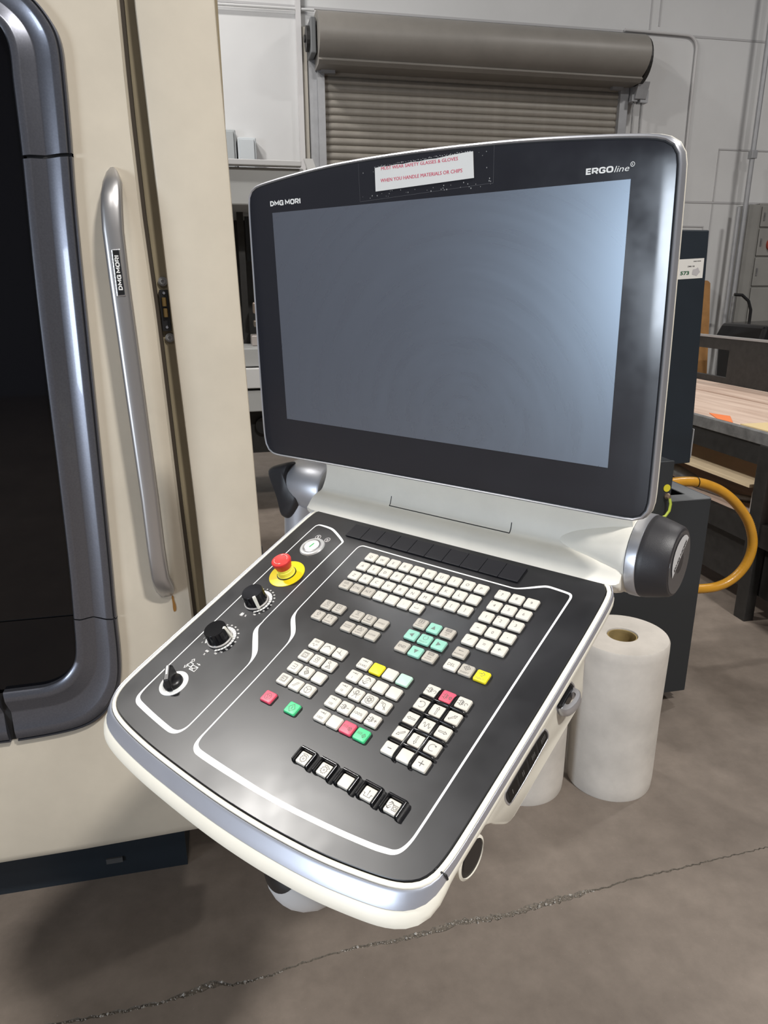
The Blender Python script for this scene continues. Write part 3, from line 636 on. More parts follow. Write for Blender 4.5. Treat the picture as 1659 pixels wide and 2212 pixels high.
wv2 = [(-5.6, -190, .75), (-6.2, -168, .9), (-7.6, -161, 1.5), (-10.2, -153.5, 2.6), (-15, -147.3, 3.1), (-26.5, -135.8, 3.1), (-31.3, -130, 2.6), (-34, -123, 1.4), (-35.2, -116, .8), (-35.4, -100, .75)]
bl2 += [(a, c) for a, c, _ in wv2]; w2 += [q for _, _, q in wv2]
p_, w_ = smooth_w(bl2, w2); b = B(); ribbon(b, p_, w_, ZP, True); part(b.make('border_line', M_white, con), 'white line around the key field')

# ---- keys
def key_mesh(m, wt=14.7, ht=12.9, wb=15.9, hb_=14.5, r=1.7, name='key', h0=-4.2, h1=0.0):
    def rr(w, h, r, z, n=4):
        out = []
        for cx, cy, a0 in ((w / 2 - r, h / 2 - r, 0), (-w / 2 + r, h / 2 - r, 90), (-w / 2 + r, -h / 2 + r, 180), (w / 2 - r, -h / 2 + r, 270)):
            for i in range(n + 1):
                a = math.radians(a0 + 90 * i / n); out.append(((cx + r * math.cos(a)) * .001, (cy + r * math.sin(a)) * .001, z * .001))
        return out
    b = B(); b.loft([rr(wb + .9, hb_ + 1.1, r + .2, h0), rr(wb + .7, hb_ + .9, r + .2, h0 + 1.3)], cap1=False, mi=1)
    b.loft([rr(wb, hb_, r, h0 + 1.4), rr(wb - .35, hb_ - .4, r, h1 - 1.0), rr(wt + .5, ht + .6, r, h1 - .35), rr(wt - .3, ht - .2, r, h1 - .06), rr(wt - 1.2, ht - 1.1, r - .3, h1)], cap0=False)
    me_o = b.make(name, [m, M_skirt_shade], con, smooth=.9); me = me_o.data; bpy.data.objects.remove(me_o); return me
KME = {c: key_mesh(m) for c, m in M_key.items()}
LZ = .00006
def leg_new(): return B()
def T(s, x=0, y=0, h=4.2, w=None, bold=0.0, rot=0): return ('t', s, x, y, h, w, bold, rot)
def P(*pts, w=.28, closed=False): return ('p', list(pts), w, closed)
def F(*pts): return ('f', list(pts))
def circ(x, y, r, w=.28): return ('p', arc(x, y, r, 0, 360, 20)[:-1], w, True)
def rect(x, y, a, c, w=.28): return ('p', [(x - a, y - c), (x + a, y - c), (x + a, y + c), (x - a, y + c)], w, True)
def arrow(x0, y0, x1, y1, hd=1.5, w=.28):
    d = math.hypot(x1 - x0, y1 - y0); ux, uy = (x1 - x0) / d, (y1 - y0) / d
    return [('p', [(x0, y0), (x1 - ux * hd, y1 - uy * hd)], w, False), ('f', [(x1, y1), (x1 - ux * hd * 1.4 - uy * hd * .6, y1 - uy * hd * 1.4 + ux * hd * .6), (x1 - ux * hd * 1.4 + uy * hd * .6, y1 - uy * hd * 1.4 - ux * hd * .6)])]
def block_arrow(dx, dy, L=4.8, hw=.75, hd=1.6):
    pts = [(-L, hw), (L - 2.8, hw), (L - 2.8, hd), (L, 0), (L - 2.8, -hd), (L - 2.8, -hw), (-L, -hw)]
    l = math.hypot(dx, dy); c, s = dx / l, dy / l
    return [('p', [(x * c - y * s, x * s + y * c) for x, y in pts], .26, True)]
def shift(items, dx, dy, s=1.0):
    out = []
    for it in items:
        if it[0] == 't': out.append(('t', it[1], it[2] * s + dx, it[3] * s + dy, it[4] * s, it[5], it[6], it[7]))
        elif it[0] == 'p': out.append(('p', [(x * s + dx, y * s + dy) for x, y in it[1]], it[2], it[3]))
        else: out.append(('f', [(x * s + dx, y * s + dy) for x, y in it[1]]))
    return out
def zig(x0, y0, n, dx, a): return P(*[(x0 + i * dx, y0 + (a if i % 2 else -a)) for i in range(n)])
def sine(x0, y0, L, a, n=24, per=1.5): return P(*[(x0 + L * i / n, y0 + a * math.sin(2 * math.pi * per * i / n)) for i in range(n + 1)])
def tool(): return [P((-6, 1.6), (-3, 1.6)), P((-6, -1.6), (-3, -1.6)), rect(-2, 0, .9, 3), rect(.1, 0, .5, 2)]
def gear(x, y, r, n=10, tooth=1.0):
    pts = []
    for i in range(n):
        a = 2 * math.pi * i / n; q = math.pi / n
        for t, rr_ in ((-.55, r - tooth), (-.35, r), (.35, r), (.55, r - tooth)): pts.append((x + rr_ * math.cos(a + t * q), y + rr_ * math.sin(a + t * q)))
    return ('p', pts, .24, True)
def loop_arrow(x, y, r, a0, a1, hd=1.3):
    p = arc(x, y, r, a0, a1, 14); e = p[-1]; d = 1 if a1 > a0 else -1; a = math.radians(a1); t = (-math.sin(a) * d, math.cos(a) * d); nrm = (math.cos(a), math.sin(a))
    return [('p', p, .26, False), ('f', [(e[0] + t[0] * hd * 1.2, e[1] + t[1] * hd * 1.2), (e[0] + nrm[0] * hd * .8, e[1] + nrm[1] * hd * .8), (e[0] - nrm[0] * hd * .8, e[1] - nrm[1] * hd * .8)])]
def step_arrow(): return arrow(-4, 2.6, 2, 2.6, 1.5) + [P((2.8, 1.2), (2.8, 4.0))]
stop_ic = [circ(0, 0, 4.2), P((-2.4, 1.6), (2.4, 1.6), (0, -2.8), closed=True)]
start_ic = [P((0, 5), (4.4, 0), (0, -5), (-4.4, 0), closed=True), P((0, 2), (0, -2), w=.4)]
def two(a, c_, h=1.9, y=-2.0): return [T(a, 0, y + 1.3, h, 10.5 if len(a) > 5 else None), T(c_, 0, y - 1.5, h, 10.5 if len(c_) > 5 else None)]
KEYS = []
def K(u, v, c, *items):
    flat = []
    for it in items: flat += it if isinstance(it, list) else [it]
    KEYS.append((u, v, c, flat))
PIT = 19.05
for r, row in enumerate(('QWERTYUIOP', "ASDFGHJKL'", 'ZXCVBNM#[]')):
    for c_, ch in enumerate(row):
        it = [T(ch, 0, -.3, 4.6)] if ch.isalpha() else [T(ch, 0, 0 if ch in '#[]' else 1, 4.2 if ch != "'" else 3)]
        K(c_ * PIT, -r * PIT * 1.003, 'w', it)
K(0, -57.3, 'g', arrow(-4, 3.4, 4, 3.4, 1.2), arrow(4, 1.4, -4, 1.4, 1.2), T('TAB', 0, -3, 2.4)); K(19.05, -57.3, 'g', T('CTRL', 0, 0, 3.6)); K(38.1, -57.3, 'g', T('ALT', 0, 0, 3.8))
for i, ch in enumerate(('\\', ',', ';')): K((3 + i) * PIT, -57.3, 'w', T(ch, 0, 0, 3.6))
K(114.3, -57.3, 'w', P((-2.6, .4), (-2.6, -1.2), (2.6, -1.2), (2.6, .4)), P((-3, 4.6), (-1.6, 4.6)), P((1.2, 4.6), (2.6, 4.6)))
small = {'7': '&', '8': '*', '9': '(', '4': '$', '5': '%', '6': '^', '1': '!', '2': '@', '3': '#'}
for r, row in enumerate(('789', '456', '123', '-0.', '/=+')):
    for c_, ch in enumerate(row):
        it = [T(ch, 0, 0, 4.4)] if ch.isdigit() else [{'-': P((-1.6, 0), (1.6, 0), w=.35), '.': circ(0, -.6, .25), '/': P((-1.4, -2), (1.4, 2)), '=': P((-1.8, .9), (1.8, .9)), '+': P((-2.2, 0), (2.2, 0), w=.35)}[ch]]
        if ch == '=': it.append(P((-1.8, -.7), (1.8, -.7)))
        if ch == '+': it.append(P((0, -2.2), (0, 2.2), w=.35))
        if ch in small: it.append(T(small[ch], -5.2, 4.4, 1.9))
        K(200 + c_ * PIT, -r * PIT * 1.002, 'w', it)
K(.9, -96.3, 'g', circ(0, 3, 2.2), P((-1.2, 3), (1.2, 3)), two('ALARM', 'CANCEL', 1.9, -2.2)); K(20.3, -96.3, 'g', rect(0, 1.8, 2.8, 2.6), P((0, .2), (0, 3.4), w=.35), T('HELP', 0, -4, 2.0))
K(1.2, -115.6, 'g', P((-1.2, -.8), (-1.2, 2), (-2.6, 2), (0, 5), (2.6, 2), (1.2, 2), (1.2, -.8), closed=True), T('SHIFT', 0, -4, 2.0)); K(20.3, -115.6, 'g', arrow(-3, 5, -3, -.5, 1.2), arrow(3, 5, 3, -.5, 1.2), P((-1.6, 4.6), (1.6, 4.6)), T('CHANNEL', 0, -4.2, 2.0, 11))
K(50.4, -96.4, 'g', T('M', 0, 2.4, 3), P((-3, 5), (3, 5)), P((-3, .2), (3, .2)), T('MACHINE', 0, -3.6, 2.0, 11)); K(69.3, -96.4, 'g', rect(-.6, 2.2, 2.6, 2.8), P((-2, -1.2), (3.2, -1.2), (3.2, 4)), T('PROGRAM', 0, -4, 2.0, 11)); K(88.4, -96.3, 'g', T('OFFSET', 0, 0, 2.1, 10.5))
K(50.9, -116.2, 'g', two('PROGRAM', 'MANAGER', 2.0, .2)); K(69.7, -116, 'g', P((-3, -.4), (3, -.4), (0, 5), closed=True), P((0, 1), (0, 3), w=.35), P(*arc(2, 2.5, 2, -40, 40, 6)), T('ALARM', 0, -3.6, 2.1)); K(88.6, -115.8, 'g', T('CUSTOM', 0, 0, 2.3, 10.5))
K(133.6, -77.2, 'g', rect(0, 3, 3.2, 2.2), P((-3.2, 3), (3.2, 3)), P((0, .8), (0, 5.2)), two('NEXT', 'WINDOW', 1.9, -2.6)); K(152.6, -77.5, 'm', F((0, 3), (3, -2.4), (-3, -2.4))); K(171.8, -77.6, 'g', rect(0, 3.4, 3.4, 1.7), P((-3.4, 4), (3.4, 4)), P((-3.4, 2.8), (3.4, 2.8)), two('PAGE', 'UP', 1.9, -2.2))
K(133.5, -96.4, 'm', F((-3, 0), (2.6, 3), (2.6, -3))); K(152.4, -96.4, 'm', P(*arc(0, 2.0, 3, 115, 425, 18)), T('SELECT', 0, -4, 2.1, 10)); K(171.6, -96.6, 'm', F((3, 0), (-2.6, 3), (-2.6, -3)))
K(133.5, -115.8, 'g', T('END', 0, 0, 3.8)); K(152.5, -115.9, 'm', F((0, -3), (3, 2.4), (-3, 2.4))); K(171.7, -115.8, 'g', rect(0, 3.6, 3.4, 1.5), P((-3.4, 3.6), (3.4, 3.6)), two('PAGE', 'DOWN', 1.9, -2.2))
K(200.4, -96.6, 'g', arrow(3, 2, -3.6, 2, 1.4), T('BACKSPACE', 0, -3, 2.0, 12)); K(200.6, -115.7, 'w', T('DEL', 0, 0, 4)); K(219.2, -115.3, 'g', P((0, 5.6), (4, 2.4), (0, -.8), (-4, 2.4), closed=True), rect(0, 2.4, 1.3, .9), T('INSERT', 0, -4, 2.2, 10.5)); K(238.6, -115.7, 'y', P((-1, 5), (3, 2.2), (0, -.8), (-1.5, .2)), arrow(-4.5, 2.4, .4, 2.4, 1.2), T('INPUT', 0, -4, 2.3, 10))
ref_ic = [circ(0, 0, .9, .35), P((0, 1), (0, 4.6)), P((.8, -.6), (4.4, -2.4))] + arrow(-5, 1, -1.4, .3, 1.2)
br = P((-3.4, 3.4), (2.6, 3.4), (2.6, -3.4), (-3.4, -3.4))
K(31.7, -155, 'w', zig(-3.4, 3.2, 8, .95, 1.4), sine(-3.6, -2.4, 7.2, 1.8)); K(50.7, -155, 'w', P(*arc(0, -2.4, 5.2, 25, 165, 12)), arrow(-3, 2, 2.4, 3.2, 1.3)); K(69.9, -155, 'w', ref_ic)
K(31.6, -174.4, 'w', rect(0, 0, 4, 3.6), rect(0, 0, 2.6, 2.6), T('A', 0, 0, 2.6)); K(50.5, -174.3, 'w', br, loop_arrow(-.6, 0, 1.7, 200, 20, .9), loop_arrow(-.6, 0, 1.7, 20, -160, .9)); K(69.8, -174.5, 'w', P((-1.6, 5), (.4, 3.2), (-1.6, 1.4), (-3.4, 3.2), closed=True), P((-.6, 1.6), (1, -.6)), P((-3, -4.4), (4, -4.4), (1.6, -.8), (-1, -1.6), closed=True), P(*arc(0, -4.4, 2, 20, 160, 8)))
K(31.4, -193.8, 'w', br, arrow(-3.4, 0, 1.2, 0, 1.3)); K(50.6, -193.7, 'w', P((-2, 5.4), (-.2, 3.8), (-2, 2.2), (-3.8, 3.8), closed=True), P((.8, 2.6), (4.2, -.8), (.8, -4.4), (-2.6, -.8), closed=True), circ(.8, -.8, 2.2), circ(.8, -.8, .8)); K(70, -193.9, 'w')
K(31.6, -213.1, 'w', rect(0, 0, 4, 3.6), rect(.4, 0, 2.6, 2.4), arrow(-3.2, 0, 1.4, 0, 1.2)); K(51, -213.2, 'w', P((-3.4, -3.4), (1.8, 3.8)), P((-1.4, -3.8), (3.8, 3.4))); K(69.8, -213.1, 'w', circ(0, 0, 4.4), *[P((0, 0), (4.4 * math.cos(math.radians(a)), 4.4 * math.sin(math.radians(a)))) for a in (30, 150, 270)])
K(32.2, -240.5, 'r', stop_ic); K(69.9, -240.2, 'G', start_ic)
gx = [107.2, 125.8, 144.5, 163.5]; gy = [-155.2, -174.3, -193.7, -213.3, -233]
K(gx[0], gy[0], 'w', shift(step_arrow(), 0, .8), T('[VAR]', 0, -2.8, 3.0, 10.5)); K(gx[1], gy[0], 'y'); K(gx[2], gy[0], 'w'); K(gx[3], gy[0], 'l')
for i, s in enumerate(('1', '10', '100', '1000')): K(gx[0] + (1 if i == 3 else 0), gy[1 + i], 'w', shift(step_arrow(), 0, .8), T(s, 0 if i else -.5, -2.8, 3.2))
swirl = [P((-1, 3.6), (1, 4.6), (2.4, 3), (-2.4, -3), (-1, -4.6), (1, -3.6)), P((-2.6, 1.4), (0, 4)), P((2.6, -1.4), (0, -4))]
K(gx[1], gy[1], 'w', swirl, loop_arrow(0, 0, 4.6, 100, 20, 1.0), loop_arrow(0, 0, 4.6, 280, 200, 1.0)); K(gx[2], gy[1], 'w'); K(gx[3], gy[1], 'w')
K(gx[1], gy[2], 'w', gear(0, 2.4, 2.4, 8, .8), P((-5, 2), (-3, -.6), (3, -.6), (5, 2)), P((-1, -.8), (-3, -5)), P((1, -.8), (3, -5))); K(gx[2], gy[2], 'w', circ(0, 0, 4.9), gear(0, 0, 3.4, 6, 1.2), circ(0, 0, 1.6)); K(gx[3], gy[2], 'w', P((-5, 4), (1, 3), (2.6, -1.6), (-.6, -.4), (-1.6, 2.2), (-5, 2.2)), P((2.6, -1.6), (4.6, -4)), P((1.4, -1.4), (3, -4.6)))
K(gx[1], gy[3], 'w', tool(), P((2, 0), (5.4, 0))); K(gx[2], gy[3], 'w', T('100%', 0, 0, 3.4, 11)); K(gx[3], gy[3], 'w', tool(), P((2, 0), (5.6, 0)), P((3.8, -1.8), (3.8, 1.8)))
K(gx[1] + .6, gy[4], 'w'); K(gx[2], gy[4] + .4, 'r', zig(-5.6, .8, 8, .85, 1.6), shift(stop_ic, 3.6, -.4, .5)); K(gx[3], gy[4] + .2, 'G', zig(-5.6, .8, 8, .85, 1.6), shift(start_ic, 3.6, -.4, .5))
jx = [200.1 + 19.35 * i for i in range(3)]; jy = [-154.6 - 19.5 * i for i in range(5)]
K(jx[0], jy[0], 'w', tool(), loop_arrow(4, -.6, 1.7, -80, 150, .8)); K(jx[1], jy[0], 'r', tool(), shift(stop_ic, 4.2, -.4, .42)); K(jx[2], jy[0], 'w', tool(), loop_arrow(4, -.6, 1.7, 260, 30, .8))
K(jx[0], jy[1], 'w', loop_arrow(0, 0, 3.8, -130, 130, 1.5)); K(jx[1], jy[1], 'w', block_arrow(0, 1)); K(jx[2], jy[1], 'w', block_arrow(1, .8))
K(jx[0], jy[2], 'w', block_arrow(-1, 0)); K(jx[1], jy[2], 'w', sine(-4.6, 0, 9.2, 2.6, 30, 2)); K(jx[2], jy[2], 'w', block_arrow(1, 0))
K(jx[0], jy[3], 'w', block_arrow(-1, -.8)); K(jx[1], jy[3], 'w', block_arrow(0, -1)); K(jx[2], jy[3], 'w', loop_arrow(0, 0, 3.8, 310, 50, 1.5))
K(jx[0], jy[4], 'w', P((-2.4, 0), (2.4, 0), w=.45)); K(jx[1], jy[4], 'w'); K(jx[2], jy[4], 'w', P((-3.4, 0), (3.4, 0), w=.4), P((0, -3.4), (0, 3.4), w=.4))
fx = [125.9 + 28.4 * i for i in range(5)]; FY = -282.4
NBIG = len(KEYS)
K(fx[0], FY, 'w', gear(0, -.8, 4, 10, 1), circ(0, -.8, .8), loop_arrow(0, -1, 5.6, 40, 120, 1)); K(fx[1], FY, 'w', gear(0, -.8, 4, 10, 1), circ(0, -.8, .8), loop_arrow(0, -1, 5.6, 120, 40, 1)); K(fx[2], FY, 'w')
K(fx[3], FY, 'w', P((-5.4, -.6), (-3.6, -.6), (-3.6, -3.6), (3.6, -3.6), (3.6, -.6), (5.4, -.6)), arrow(0, -2.6, 0, 4, 1.3)); K(fx[4], FY, 'w', shift(swirl, -3, .4, .75), loop_arrow(-3, .4, 3.6, 100, 30, .9), loop_arrow(-3, .4, 3.6, 280, 210, .9), rect(3.2, -.6, 2.4, 2.6), circ(3.2, -.6, 1.5))
KME5 = key_mesh(M_key['w'], 13.4, 12.2, 14.4, 13.6, 1.4)
ink_col = {'m': mat('ink_teal', (0.14, 0.18, 0.16), .6)}
for idx, (u, v, c, items) in enumerate(KEYS):
    ko = link('key', KME5 if idx >= NBIG else KME[c], None, con); ko.location = (u * .001, v * .001, 0)
    if c in 'ymlrG': ko['label'] = {'y': 'yellow key', 'm': 'teal cursor key', 'l': 'pale mint key', 'r': 'red stop key', 'G': 'green start key'}[c]
    if not items: continue
    b = B()
    for it in items:
        if it[0] == 't': text(b, it[1], it[2], it[3], it[4], LZ, width=it[5], bold=it[6], rot=it[7])
        elif it[0] == 'p': ribbon(b, it[1], it[2], LZ, it[3])
        else: b.add([(x * .001, y * .001, LZ) for x, y in it[1]], [tuple(range(len(it[1])))])
    b.make('legend', ink_col.get(c, M_ink), ko)
# soft keys under the monitor
sme = None
for i in range(10):
    u = -69.1 + 27.5 * (i + .5)
    if sme is None:
        bb = B().box((-.01348, -.0130, -.004), (.01348, .0130, -.0012)); t = bb.make('soft_key', M_softkey, con, bevel=.0005); sme = t.data
    else: t = link('soft_key', sme, None, con)
    t.location = (u * .001, .0398, 0); t['label'] = 'blank black soft key'
# jog key dividers and U-shaped guards
def bar(b, x0, y0, x1, y1, hw=1.35, z0=-4, z1=2.6):
    d = math.hypot(x1 - x0, y1 - y0); tx, ty = (x1 - x0) / d, (y1 - y0) / d
    sec = [(-hw, z0), (-hw, z1 - 1.2), (-hw * .6, z1 - .2), (0, z1), (hw * .6, z1 - .2), (hw, z1 - 1.2), (hw, z0)]
    rows = []
    for t, sh in ((0, .55), (.06, 1), (.94, 1), (1, .55)):
        x, y = x0 + (x1 - x0) * t, y0 + (y1 - y0) * t
        rows.append([((x - ty * q) * .001, (y + tx * q) * .001, (z0 + (z - z0) * (sh if z > z0 else 1)) * .001) for q, z in sec])
    b.loft(rows)
for i in range(4):
    y = (jy[i] + jy[i + 1]) / 2; b = B(); bar(b, jx[0] - 9, y, jx[2] + 8.5, y); b.make('key_divider', M_blackgloss, con, smooth=.8)
for i in range(2):
    x = (jx[i] + jx[i + 1]) / 2; b = B(); bar(b, x, jy[0] + 7, x, jy[4] - 9.2); b.make('key_divider', M_blackgloss, con, smooth=.8)
gme = None
for x in fx:
    if gme is None:
        b = B(); bar(b, -9.6, -7.6, -9.6, 9.6, 1.5, -4, 2.8); bar(b, 9.6, -8.6, 9.6, 9.6, 1.7, -4, 2.8); bar(b, -11, 9.2, 11.2, 9.2, 1.6, -4, 2.8); b.box((-.0085, -.0075, -.004), (.0085, .0085, -.0034))
        t = b.make('key_guard', M_blackgloss, con, smooth=.8); gme = t.data
    else: t = link('key_guard', gme, None, con)
    t.location = (x * .001, FY * .001, 0)
# ---- rotary controls
def loc(o, u, v): o.location = (u * .001, v * .001, -.004); return o
def lathe_part(name, prof, m, parent, seg=48, sm=.6, c=(0, 0, 0)):
    return B().lathe([(r * .001, h * .001) for r, h in prof], c, (0, 0, 1), seg).make(name, m, parent, smooth=sm)
pb_ = loc(lathe_part('power_button', [(0, 0), (18.7, 0), (18.7, .6), (17.4, 2.2), (14.2, 2.6), (13.2, 1.6), (0, 1.6)], mat('button_grey', (.50, .50, .50), .35, .3), con), -102.6, -10.3); part(pb_, 'white ringed power button')
lathe_part('button_ring', [(12.9, 1.5), (12.9, 3.4), (11.8, 3.6), (11.4, 2.2), (11.4, 1.5)], M_chrome, pb_); cp_ = lathe_part('button_cap', [(0, 1.7), (11.2, 1.7), (11.0, 3.4), (10, 3.9), (0, 4.1)], mat('cap_white', (.78, .78, .77), .35), pb_)
b = B(); ribbon(b, [(-.3, -4.6), (1.2, 4.6)], 1.1, .0042); part(b.make('button_mark', M_greenp, pb_), 'green bar')
es = loc(lathe_part('emergency_stop', [(0, 0), (25.6, 0), (25.6, .7), (24.6, 1.1), (0, 1.3)], M_yellow, con), -99.2, -69.2); part(es, 'red mushroom emergency stop on yellow disc')
lathe_part('stop_collar', [(12.6, 1.2), (12.6, 3), (11.6, 3.4), (11.6, 9), (10.8, 9.6), (10.8, 14.5), (9, 14.5)], M_yellow2, es); lathe_part('stop_collar_edge', [(13.9, 1.2), (13.9, 1.9), (13, 1.9)], M_dark, es)
cap = lathe_part('stop_cap', [(9.8, 13.2), (10.8, 13.4), (11.6, 16), (13.4, 22.4), (13.8, 24.4), (13.4, 26), (12.0, 26.9), (8, 26.6), (4, 26.3), (0, 26.2)], M_estop, es); part(cap, 'red mushroom cap')
b = B(); z = .0272
for a0 in (20, 200):
    p = arc(0, 0, 9.2, a0, a0 + 95, 12); ribbon(b, p, .45, z); e = p[-1]; a = math.radians(a0 + 95); tx, ty = -math.sin(a), math.cos(a); nx, ny = math.cos(a), math.sin(a)
    b.add([((e[0] + tx * 3.4) * .001, (e[1] + ty * 3.4) * .001, z), ((e[0] + nx * 1.6) * .001, (e[1] + ny * 1.6) * .001, z), ((e[0] - nx * 1.6) * .001, (e[1] - ny * 1.6) * .001, z)], [(0, 1, 2)])
b.make('stop_arrows', mat('faded_white', (.62, .30, .27), .5), es)
def dial(u, v, ang, lab, a_start, a_end, nseg, nums):
    kb = loc(lathe_part('rotary_dial', [(0, 0), (16.4, 0), (16.4, 2.2), (16.0, 2.6), (15.0, 3.4), (14.9, 3.6), (14.4, 18.6), (14.0, 19.2), (0, 19.3)], M_blackgloss, con, 64), u, v); part(kb, lab)
    lathe_part('dial_skirt', [(16.5, .6), (16.8, 1.2), (16.8, 2.4), (16.0, 3.1)], mat('skirt_grey', (.45, .43, .41), .4), kb)
    b = B()
    for i in range(18):
        a = 2 * math.pi * i / 18; r = 14.6
        b.add([((r * math.cos(a + d) + .0) * .001 * s, (r * math.sin(a + d)) * .001 * s, h * .001) for d, s, h in ((-.05, 1.02, 4), (.05, 1.02, 4), (.05, .99, 18.3), (-.05, .99, 18.3))], [(0, 1, 2, 3)])
    b.make('dial_flute', M_blackgloss, kb)
    a = math.radians(ang); ca, sa = math.cos(a), math.sin(a)
    b = B(); sec = [(11, 19.4, 2.1), (13.9, 19.4, 2.4), (14.8, 18, 2.4), (18.2, 1.2, 1.9), (13, 1.2, 1.9)]
    f = lambda r, h, w: ((r * ca - w * sa) * .001, (r * sa + w * ca) * .001, h * .001)
    b.loft([[f(r, h, -w) for r, h, w in sec], [f(r, h, w) for r, h, w in sec]]); part(b.make('dial_pointer', mat('pointer_ivory', (.68, .67, .60), .4), kb, bevel=.0006), 'ivory pointer')
    b = B()
    for i in range(nseg):
        a0 = a_start + (a_end - a_start) * (i + .06) / nseg; a1 = a_start + (a_end - a_start) * (i + .94) / nseg; wd = 1.2 + 1.0 * math.sin(math.pi * (i + .5) / nseg)
        ribbon(b, arc(0, 0, 19.2, a0, a1, 3), wd, .0001)
    for i, s in enumerate(nums):
        an = a_start + (a_end - a_start) * (i + .5) / len(nums); text(b, s, 24.4 * math.cos(math.radians(an)), 24.4 * math.sin(math.radians(an)), 2.2, .0001, maxw=4.2, bold=.02)
    b.make('dial_scale', M_white, kb); return kb
dial(-101.5, -128.0, -33, 'upper black rotary dial with ivory pointer', 195, -60, 20, ['0', '0.1', '1', '2', '4', '6', '8', '10', '20', '30', '40', '50', '60', '70', '80', '90', '100'])
dial(-99.5, -199.0, 30, 'lower black rotary dial with ivory pointer', 225, -65, 24, ['0', '1', '2', '4', '6', '10', '20', '30', '40', '50', '60', '70', '80', '90', '100', '110', '120'])
sw = loc(lathe_part('selector_switch', [(0, 0), (18.6, 0), (18.6, .8), (17.6, 1.6), (13.6, 1.8), (13.2, 1.2), (0, 1.2)], M_white, con), -100.2, -277.5); part(sw, 'black lever selector switch on white ring')
part(lathe_part('switch_dome', [(12.4, 1), (12.4, 2.6), (11.8, 5), (9.3, 7.4), (5, 8.8), (0, 9.2)], M_black, sw), 'black dome')
a = math.radians(-50); ca, sa = math.cos(a), math.sin(a); b = B()
f = lambda r, q, h: ((r * ca - q * sa) * .001, (r * sa + q * ca) * .001, h * .001)
sec = [(-13, 3), (15.5, 3), (15, 9), (11, 19), (-9, 23), (-13, 18)]
b.loft([[f(r, -3.6, h) for r, h in sec], [f(r, 3.6, h) for r, h in sec]]); lv = part(b.make('switch_lever', M_black, sw, bevel=.0012), 'black lever')
b = B(); b.loft([[f(-8.5, -1, 22.7), f(-8.5, 1, 22.7), f(3, 1, 20.4), f(3, -1, 20.4)], [f(-8.5, -1, 23.2), f(-8.5, 1, 23.2), f(3, 1, 20.9), f(3, -1, 20.9)]]); part(b.make('lever_mark', M_white, sw), 'white pointer line')
# small printed symbols on the panel
b = B()
def pr_(items, u, v, s=1.0, wk=1.0):
    for it in shift(items, u, v, s):
        if it[0] == 't': text(b, it[1], it[2], it[3], it[4], ZP, width=it[5], bold=.01)
        elif it[0] == 'p': ribbon(b, it[1], it[2] * wk, ZP, it[3])
        else: b.add([(x * .001, y * .001, ZP) for x, y in it[1]], [tuple(range(len(it[1])))])
pr_([circ(0, 0, 4.2), P((0, 3), (0, -3), w=.4), P((-2.6, 2.4), (2.6, -2.4))], -109.6, 11); pr_([circ(0, 0, 4.2), P((-2.4, -1), (-.6, 1.6), (.6, -1.6), (2.4, 1)), P((0, -2.6), (1.6, -2.6))], -91.2, 10.8)
pr_([P((-3, -1), (-1.8, 1.6), (-.6, -1), (.6, 1.6), (1.8, -1), w=.45), P((-3, -3.6), (-1.8, -1), (-.6, -3.6), (.6, -1), (1.8, -3.6), w=.45), T('%', 6.5, -1, 3.2)], -104, -153); pr_([P((-3, -.6), (-2, 1.8), (-1, -.6), (0, 1.8), (1, -.6), (2, 1.8), w=.4), T('%', 0, -4.6, 3.0)], -100, -222)
pr_([rect(-5, 0, 3.2, 2.6), rect(4, -2.4, 5, 3.4), P((-1, -5.8), (9, 1)), P((0, -2), (5.6, -5.8)), P((-6, 2.6), (-6, 6)), P((-8, 2.6), (-8, 6)), P((-9.6, 6), (-7, 9), (-4.4, 6)), P((-9.4, 0), (-9.4, -4)), P((-11.6, -3.6), (-9.4, -7), (-7, -3.6))] + arrow(2, 5, 9, 5, 2.2), -99, -247, 1.0, 1.4)
part(b.make('panel_symbols', M_white, con), 'small white printed symbols')

# ---- hinge shell below the monitor
prf = [(57, 18), (61, 25), (64.5, 32), (69, 37.6), (76, 41.2), (84, 43.4), (87.6, 47.5), (89.8, 57), (91, 68), (89, 82), (82, 98), (74, 112), (92, 128), (140, 112), (165, 60), (150, 8), (110, -4), (70, 4)]
prs = chaikin(prf, 1)
b = B(); rows = []
def uleft(z): return -181 + max(0, min(1, (z - 10) / 75)) * 20
for t in (0, .004, .02, .1, .25, .4, .55, .7, .85, .96, .982, .994, 1.0):
    row = []
    for N_, z_ in prs:
        u0 = uleft(z_); u1 = 314; s = {0: .965, .004: .965, .982: .988, .994: .955, 1.0: .90}.get(t, 1.0)
        row.append(nz(u0 + (u1 - u0) * t, 110 + (N_ - 110) * s, 55 + (z_ - 55) * s))
    rows.append(row)
b.loft(rows); shell = part(b.make('hinge_shell', M_shell, con, smooth=.75), 'cream hinge shell under the monitor')
# hatch lines on the shell
b = B()
half = prs[:max(range(len(prs)), key=lambda i: prs[i][0] if prs[i][1] < 80 else 0) + 1]
def surfN(z):
    for (n0, z0_), (n1, z1_) in zip(half, half[1:]):
        if z0_ <= z <= z1_: return n0 + (n1 - n0) * (z - z0_) / (z1_ - z0_)
    return half[-1][0]
def seam(u0, u1, zs):
    rows = [[nz(u0, surfN(z) - .25, z + .1), nz(u1, surfN(z) - .25, z + .1), nz(u1, surfN(z) + 1, z), nz(u0, surfN(z) + 1, z)] for z in zs]
    b.loft(rows)
seam(-36.3, -35.2, [44.2, 46, 48, 51, 54, 57.5]); seam(159.2, 160.3, [44.2, 46, 48, 51, 54, 57.5]); seam(-36.0, 160.0, [44.1, 44.9])
part(b.make('hatch_seam', M_dark, shell), 'thin dark seam of the hatch')
